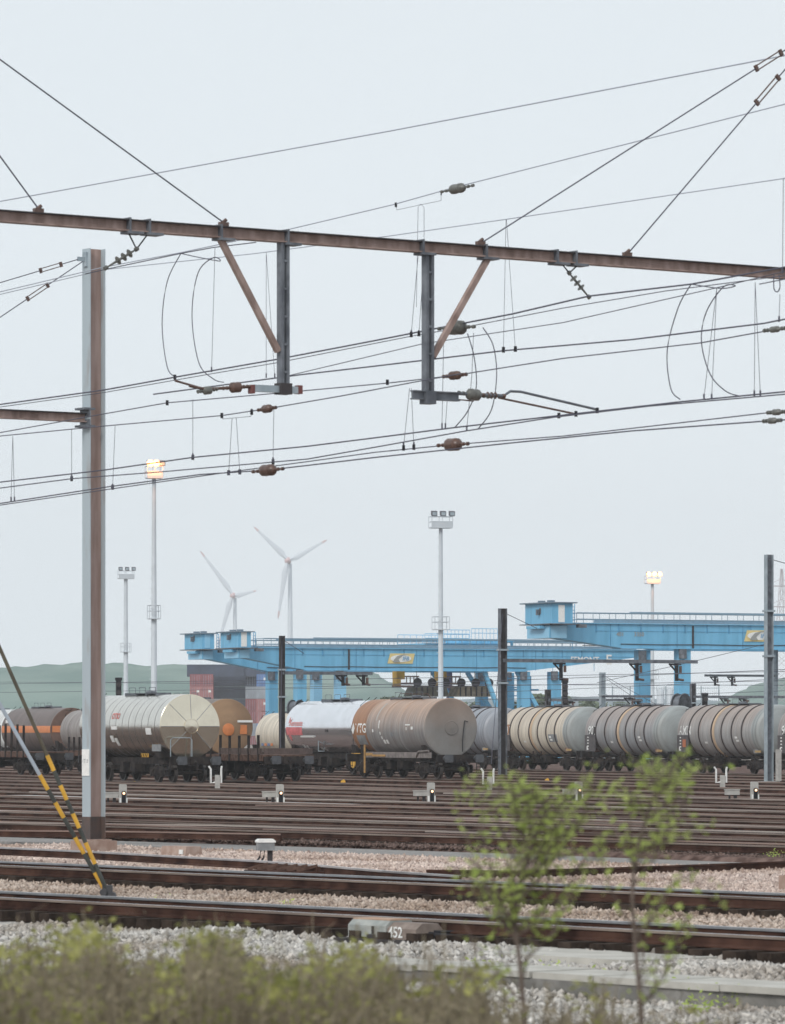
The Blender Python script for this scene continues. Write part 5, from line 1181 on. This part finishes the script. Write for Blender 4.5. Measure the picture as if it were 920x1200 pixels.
# signals, reels and small yard furniture behind the wagons
def box_signal(label, px, pyt, d, lattice=False):
    p = Vector(((px-CX)/F*d, d, -.3)); zt = zat(pyt, d)+.3; o = thing('signal_post', label, 'signal', p, R(10), 'dark signals behind the wagons')
    m1 = MB(); m1.box((0, 0, zt/2-.5), (.22, .22, zt-1)); part('post', m1, M_galvdark, o)
    m1 = MB(); m1.box((0, 0, zt-1.1), (.36, .4, 2.0)); m1.box((0, 0, zt-.1), (.46, .45, .2)); h_ = part('signal_head', m1, M_black, o)
    for k in range(3): m1 = MB(); m1.tube([(0, -.45, zt-.5-k*.55), (0, -.2, zt-.5-k*.55)], .17, 8); part('hood', m1, M_topdark, h_)
    if lattice:
        m1 = MB()
        for k in range(5): m1.bar((-.45, -.3, 1+k*.7), (.45, -.3, 1.1+k*.7), .06, .06)
        part('ladder', m1, M_galvdark, o)
box_signal('black signal head over the silver tank wagon', 139, 794, 330); box_signal('grey signal with a ladder over the beige tank wagon', 662, 797, 360, True); box_signal('lattice signal behind the warm grey tank wagon', 826, 812, 370, True)
def reel(label, px, py, d, r):
    p = Vector(((px-CX)/F*d, d, 0)); z = zat(py, d); o = thing('cable_reel', label, 'cable reel', p, R(52), 'cable reels on stands')
    m1 = MB()
    for y in (-.35, .35): m1.lathe([(y-.04, r, 0), (y+.04, r, 0), (y+.04, .2, 0), (y-.04, .2, 0), (y-.04, r, 0)], 'y', (0, 0, z), 24)
    m1.lathe([(-.3, r*.8, 0), (.3, r*.8, 0)], 'y', (0, 0, z), 20); part('drum', m1, M_galvdark, o)
    m1 = MB()
    for x in (-.5, .5): m1.bar((x, 0, -.3), (x*.2, 0, z), .2, .2)
    part('stand', m1, M_topdark, o)
reel('grey cable reel above the gap between the grey tank wagons', 798, 826, 372, .92); reel('small dark cable reel behind the white tank wagon', 347, 830, 330, .6)
# steel frames (far portals) and a lattice pylon at the right edge
o = thing('lattice_pylon', 'faint pink lattice pylon at the right edge', 'pylon', Vector(((916-CX)/F*1300, 1300, -.6)), R(15)); zt = zat(664, 1300)
m1 = MB()
for sx in (-1, 1):
    for sy in (-1, 1): m1.tube([(sx*4, sy*4, 0), (sx*1.3, sy*1.3, zt*.62), (sx*.2, sy*.2, zt)], .09, 4)
for k in range(14):
    z0, z1 = zt*k/14, zt*(k+1)/14; w0 = 4-2.7*min(1, (k/14)/.62) if k/14 < .62 else 1.3*(1-(k/14-.62)/.38); w1 = 4-2.7*min(1, ((k+1)/14)/.62) if (k+1)/14 < .62 else 1.3*(1-((k+1)/14-.62)/.38)
    for sy in (-1, 1): m1.tube([(-w0, sy*w0, z0), (w1, sy*w1, z1)], .05, 4); m1.tube([(w0, sy*w0, z0), (-w1, sy*w1, z1)], .05, 4)
part('lattice_tower', m1, mat('pink_grey_steel', (.50, .46, .48), .6), o)
for zz in (.66, .78, .9):
    m1 = MB(); m1.bar((-5, 0, zt*zz), (5, 0, zt*zz), .2, .3); m1.bar((-5, 0, zt*zz), (0, 0, zt*zz+2), .12, .12); m1.bar((5, 0, zt*zz), (0, 0, zt*zz+2), .12, .12); part('cross_arm', m1, mat('pink_grey_steel', (.50, .46, .48), .6), o)
# low fence and a pale silo group behind the near crane
o = thing('mesh_fence', 'tall pale mesh fence behind the near crane legs', 'fence', P(775, 830, 520).xy.to_3d(), R(8))
for k in range(7): m1 = MB(); m1.tube([(-5.5+k*2, 0, -.6), (-5.5+k*2, 0, 7.4)], .08, 6); part('post', m1, M_galv, o)
m1 = MB()
for k in range(48): m1.tube([(-5.5+k*.25, 0, 0), (-5.5+k*.25, 0, 7.3)], .012, 3)
for k in range(5): m1.tube([(-5.5, 0, .4+k*1.7), (6.5, 0, .4+k*1.7)], .03, 4)
part('mesh_panel', m1, M_galv, o)
for lb, px in (('left pale silo tower in the haze behind the near crane', 774), ('right pale silo tower in the haze behind the near crane', 785)):
    o = thing('silo_tower', lb, 'silo', Vector(((px-CX)/F*1100, 1100, -.6)), 0, 'pale silos'); m1 = MB(); m1.lathe([(0, .9, 0), (12.2, .9, 0), (12.8, .5, 0), (12.9, 0, 0)], 'z', (0, 0, 0), 16); part('shell', m1, M_mastwhite, o); m1 = MB(); m1.box((0, 0, 12.6), (1.9, .5, .2)); m1.tube([(-.9, 0, 12.4), (-.9, 0, 13.6), (.9, 0, 13.6), (.9, 0, 12.4)], .06, 5); part('top_railing', m1, M_galv, o)

# ------------------------------------------------------------------ plants in the foreground
def mat_leaf(name, a, b_, tr=.35):
    m = bpy.data.materials.new(name); m.use_nodes = True; t = m.node_tree; b = t.nodes['Principled BSDF']; b.inputs['Roughness'].default_value = .6
    tcn = t.nodes.new('ShaderNodeTexCoord'); n = t.nodes.new('ShaderNodeTexNoise'); n.inputs['Scale'].default_value = 5; n.inputs['Detail'].default_value = 4; t.links.new(tcn.outputs['Object'], n.inputs['Vector'])
    r_ = t.nodes.new('ShaderNodeValToRGB'); r_.color_ramp.elements[0].position = .35; r_.color_ramp.elements[1].position = .65; r_.color_ramp.elements[0].color = (*a, 1); r_.color_ramp.elements[1].color = (*b_, 1)
    t.links.new(n.outputs['Fac'], r_.inputs['Fac']); t.links.new(r_.outputs['Color'], b.inputs['Base Color'])
    tl_ = t.nodes.new('ShaderNodeBsdfTranslucent'); t.links.new(r_.outputs['Color'], tl_.inputs['Color']); ms = t.nodes.new('ShaderNodeMixShader'); ms.inputs['Fac'].default_value = tr
    t.links.new(b.outputs[0], ms.inputs[1]); t.links.new(tl_.outputs[0], ms.inputs[2]); t.links.new(ms.outputs[0], t.nodes['Material Output'].inputs['Surface'])
    return m
M_leaf = mat_leaf('spring_leaf', (.38, .50, .10), (.62, .72, .22), .55)
M_leaf2 = mat_leaf('bramble_leaf', (.23, .235, .08), (.48, .47, .155), .45)
M_leafdry = mat_leaf('dry_leaf', (.18, .148, .095), (.34, .29, .19), .35)
M_bark = mat('young_bark', (.10, .075, .06), .9, col2=(.17, .13, .11), scale=12)
M_stem = mat_leaf('dry_stem', (.16, .13, .085), (.29, .245, .165), .2)

def sapling(label, base_px, d, trunk, branches, n_leaf, seed, lsz):
    rr = random.Random(seed); b0 = Vector(((base_px-CX)/F*d, d, .0)); b0.z = .35
    o = thing('sapling', label, 'sapling', b0, 0, 'young saplings in front of the tracks')
    tr = [P(px, py, d)-b0 for px, py in trunk]; tr = smooth(tr, 4); m1 = MB(); n = len(tr)
    kk = d/27; m1.tube(tr, [kk*.017*(1-.75*i/(n-1)) for i in range(n)], 8); leafpts = []
    for (q, wid) in branches:
        pts = [P(px, py, d+rr.uniform(-.12, .12)*(1 if i else 0)+(rr.uniform(-.35, .35) if i == len(q)-1 else 0))-b0 for i, (px, py) in enumerate(q)]
        pts = smooth(pts, 5); k = len(pts); m1.tube(pts, [kk*wid*.7*(1-.8*i/(k-1)) for i in range(k)], 6)
        # twigs
        for i in range(2, k):
            for _ in range(1):
                a = pts[i]; up = (pts[i]-pts[i-1]).normalized(); v = Vector((rr.uniform(-1, 1), rr.uniform(-1, 1), rr.uniform(-.2, 1))).normalized(); e = a+(up*.7+v*.6)*rr.uniform(.06, .22)*kk
                m1.tube([a, (a+e)/2+Vector((0, 0, .01)), e], [.0025, .002, .0012], 4)
                for _ in range(2): leafpts.append(a.lerp(e, rr.uniform(.2, 1.1))+Vector((rr.gauss(0, .014), rr.gauss(0, .02), rr.gauss(0, .02)))*kk)
            for _ in range(1): leafpts.append(pts[i]+Vector((rr.gauss(0, .03), rr.gauss(0, .03), rr.gauss(0, .03)))*kk)
    part('trunk', m1, M_bark, o)
    C = np.array([tuple(p) for p in leafpts]); V, Fs = leaf_cloud(C, lsz, .6, .36); put('leaves', np_mesh('leaves', V, Fs, M_leaf), o)
rb = random.Random(11)
def upright_branches(stem, n, xr, ytop, ybot):
    out_ = []
    for k in range(n):
        i = rb.randint(0, len(stem)-2); f_ = rb.random(); sx = stem[i][0]+(stem[i+1][0]-stem[i][0])*f_; sy = stem[i][1]+(stem[i+1][1]-stem[i][1])*f_
        tx = rb.uniform(*xr); dx = tx-sx; ln_ = rb.uniform(60, 150); ty = max(ytop+abs(dx)*.6+rb.uniform(0, 40), sy-ln_)
        if ty > sy-25: ty = sy-25
        out_.append(([(sx, sy), (sx+dx*.45, sy+(ty-sy)*.35), (tx, ty)], .008))
    return out_
st1 = [(628, 1330), (616, 1200), (607, 1110), (600, 1065), (618, 1010), (636, 960), (650, 935)]
st1b = [(604, 1090), (585, 1050), (572, 1000), (562, 940)]
sapling('bushier green sapling on the left, with forked trunk', 628, 18.5, st1, [(st1b, .012), ([(600, 1065), (640, 1020), (675, 970), (694, 925)], .012), ([(610, 1130), (650, 1090), (668, 1040)], .01), ([(604, 1100), (640, 1060), (640, 1000)], .01)]+upright_branches(st1[2:], 28, (535, 712), 918, 1150)+upright_branches(st1[3:], 8, (595, 690), 915, 1050)+upright_branches(st1[1:4], 9, (545, 690), 1000, 1190), 0, 3, .018)
st2 = [(757, 1330), (752, 1200), (745, 1110), (741, 1040), (750, 985), (765, 935), (773, 908)]
sapling('sparser green sapling on the right, with one thin trunk', 757, 18, st2, [([(744, 1100), (775, 1060), (800, 1030), (838, 1056)], .008), ([(741, 1040), (775, 990), (792, 930)], .009), ([(743, 1090), (715, 1040), (700, 980)], .009), ([(748, 1160), (785, 1110), (800, 1085)], .008)]+upright_branches(st2[2:], 15, (685, 835), 915, 1120)+upright_branches(st2[1:4], 4, (690, 820), 1020, 1190), 0, 5, .018)

# undergrowth: brambles with fresh leaves over dry stems
prof_px = [(-60, 1080), (0, 1078), (60, 1068), (100, 1062), (130, 1066), (200, 1080), (250, 1064), (310, 1078), (350, 1082), (400, 1094), (440, 1086), (480, 1108), (520, 1128), (560, 1140), (620, 1146), (700, 1158), (740, 1150), (800, 1176), (860, 1190), (980, 1196)]
def topy(px):
    for (a, b), (c, d_) in zip(prof_px, prof_px[1:]):
        if a <= px <= c: return b+(d_-b)*(px-a)/(c-a)
    return 1190
_ty = topy
def topy(px): return _ty(px)+(36 if px < 430 else max(2, 30-(px-430)*.3))+11*math.sin(px*.043)+8*math.sin(px*.13+1)+6*math.sin(px*.31)
LP, DP = [], []; stm = MB()
r2 = random.Random(21)
for k in range(1200):         # leafy sprigs
    px = r2.uniform(-70, 470) if r2.random() < .74 else r2.uniform(440, 980); d = r2.uniform(16.5, 25)
    if px > 590 and r2.random() < .6: continue
    patch = .5+.5*math.sin(px*.021+1.2)*math.sin(px*.0531+.4)
    py = topy(px)+abs(r2.gauss(0, 34))+(0 if r2.random() < patch else r2.uniform(15, 80)); t = P(px, py, d); ln_ = r2.uniform(.15, .5)
    b = t+Vector((r2.gauss(0, .10), r2.gauss(0, .1), -ln_)); m_ = (t+b)/2+Vector((r2.gauss(0, .04), 0, .03)); stm.tube([b-Vector((0, 0, .25)), b, m_, t], [.004, .004, .003, .0015], 3, caps=False)
    dens = DP if r2.random() < .6 else LP; cl = r2.random() < .3
    for _ in range(r2.randint(10, 34)):
        u = r2.random()**.7; c = b.lerp(t, u); w_ = .020+.035*(1-u) if not cl else .05; dens.append((c.x+r2.gauss(0, w_), c.y+r2.gauss(0, w_), c.z+r2.gauss(0, w_)))
for k in range(75):          # fresh leafy clumps, mostly at the left
    px = r2.uniform(-60, 440) if r2.random() < .85 else r2.uniform(440, 620); d = r2.uniform(16.5, 24); py = topy(px)-4+abs(r2.gauss(0, 55)); c = P(px, py, d); rad = r2.uniform(.015, .055)
    for _ in range(int(26*rad/.03)): LP.append((c.x+r2.gauss(0, rad*1.3), c.y+r2.gauss(0, rad), c.z+r2.gauss(0, rad*.7)))
for k in range(3000):         # dry stems and grass
    px = r2.uniform(-70, 990); d = r2.uniform(16.5, 25); py = topy(px)+r2.gauss(40, 26)+(20 if px > 560 else 0)
    t = P(px, py, d); b = Vector((t.x+r2.gauss(0, .10), t.y+r2.gauss(0, .1), min(.45, t.z-.1))); m_ = (t+b)/2+Vector((r2.gauss(0, .04), r2.gauss(0, .04), .05))
    stm.tube([b, m_, t, t+Vector((r2.gauss(0, .06), 0, r2.gauss(-.02, .04)))], [.0045, .004, .0025, .0012], 3, caps=False)
for k in range(30000):        # dead leaves and seed heads low down
    px = r2.uniform(-70, 990); d = r2.uniform(16.5, 25); py = topy(px)+30+abs(r2.gauss(0, 60))+(16 if px > 560 else 0); DP.append(tuple(P(px, py, d)))
V, Fs = leaf_cloud(np.array(LP), .021, .7, .5); tag(put('bramble_leaves', np_mesh('bramble_leaves', V, Fs, M_leaf2)), 'fresh yellow green bramble leaves along the foreground bank', 'undergrowth', kind='stuff')
V, Fs = leaf_cloud(np.array(DP), .019, .9, .3); tag(put('dead_leaves', np_mesh('dead_leaves', V, Fs, M_leafdry)), 'brown dead leaves and seed heads low on the foreground bank', 'undergrowth', kind='stuff')
tag(part('dry_grass', stm, M_stem), 'dry grass stems standing through the brambles', 'grass', kind='stuff')
# weeds between stones
WP = []
for (px, py) in ((909, 1008), (905, 1010), (20, 1072), (60, 1076), (180, 1068), (330, 1075), (345, 1080), (570, 1145), (820, 1185), (560, 1150), (700, 1160), (790, 1172), (870, 1180), (640, 1150)):
    c = G(px, py, -.3)
    for _ in range(90): WP.append((c.x+r2.gauss(0, .1), c.y+r2.gauss(0, .1), -.3+abs(r2.gauss(0, .1))))
V, Fs = leaf_cloud(np.array(WP), .03, .8, .4); tag(put('weeds', np_mesh('weeds', V, Fs, M_leaf)), 'small green weeds growing between the ballast stones', 'weeds', kind='stuff')

# ------------------------------------------------------------------ the misty air
hz = MB(); hz.box((0, 2550, 118), (7400, 5300, 240)); hz.v = [(x, y, max(z, -1.7)) for x, y, z in hz.v]
M_haze = bpy.data.materials.new('pale_haze'); M_haze.use_nodes = True; t = M_haze.node_tree; t.nodes.clear()
oo = t.nodes.new('ShaderNodeOutputMaterial'); pv = t.nodes.new('ShaderNodeVolumePrincipled'); pv.inputs['Color'].default_value = (.93, .965, 1, 1); pv.inputs['Density'].default_value = .00016; pv.inputs['Anisotropy'].default_value = .0
t.links.new(pv.outputs[0], oo.inputs['Volume'])
tag(part('haze', hz, M_haze), kind='stuff')
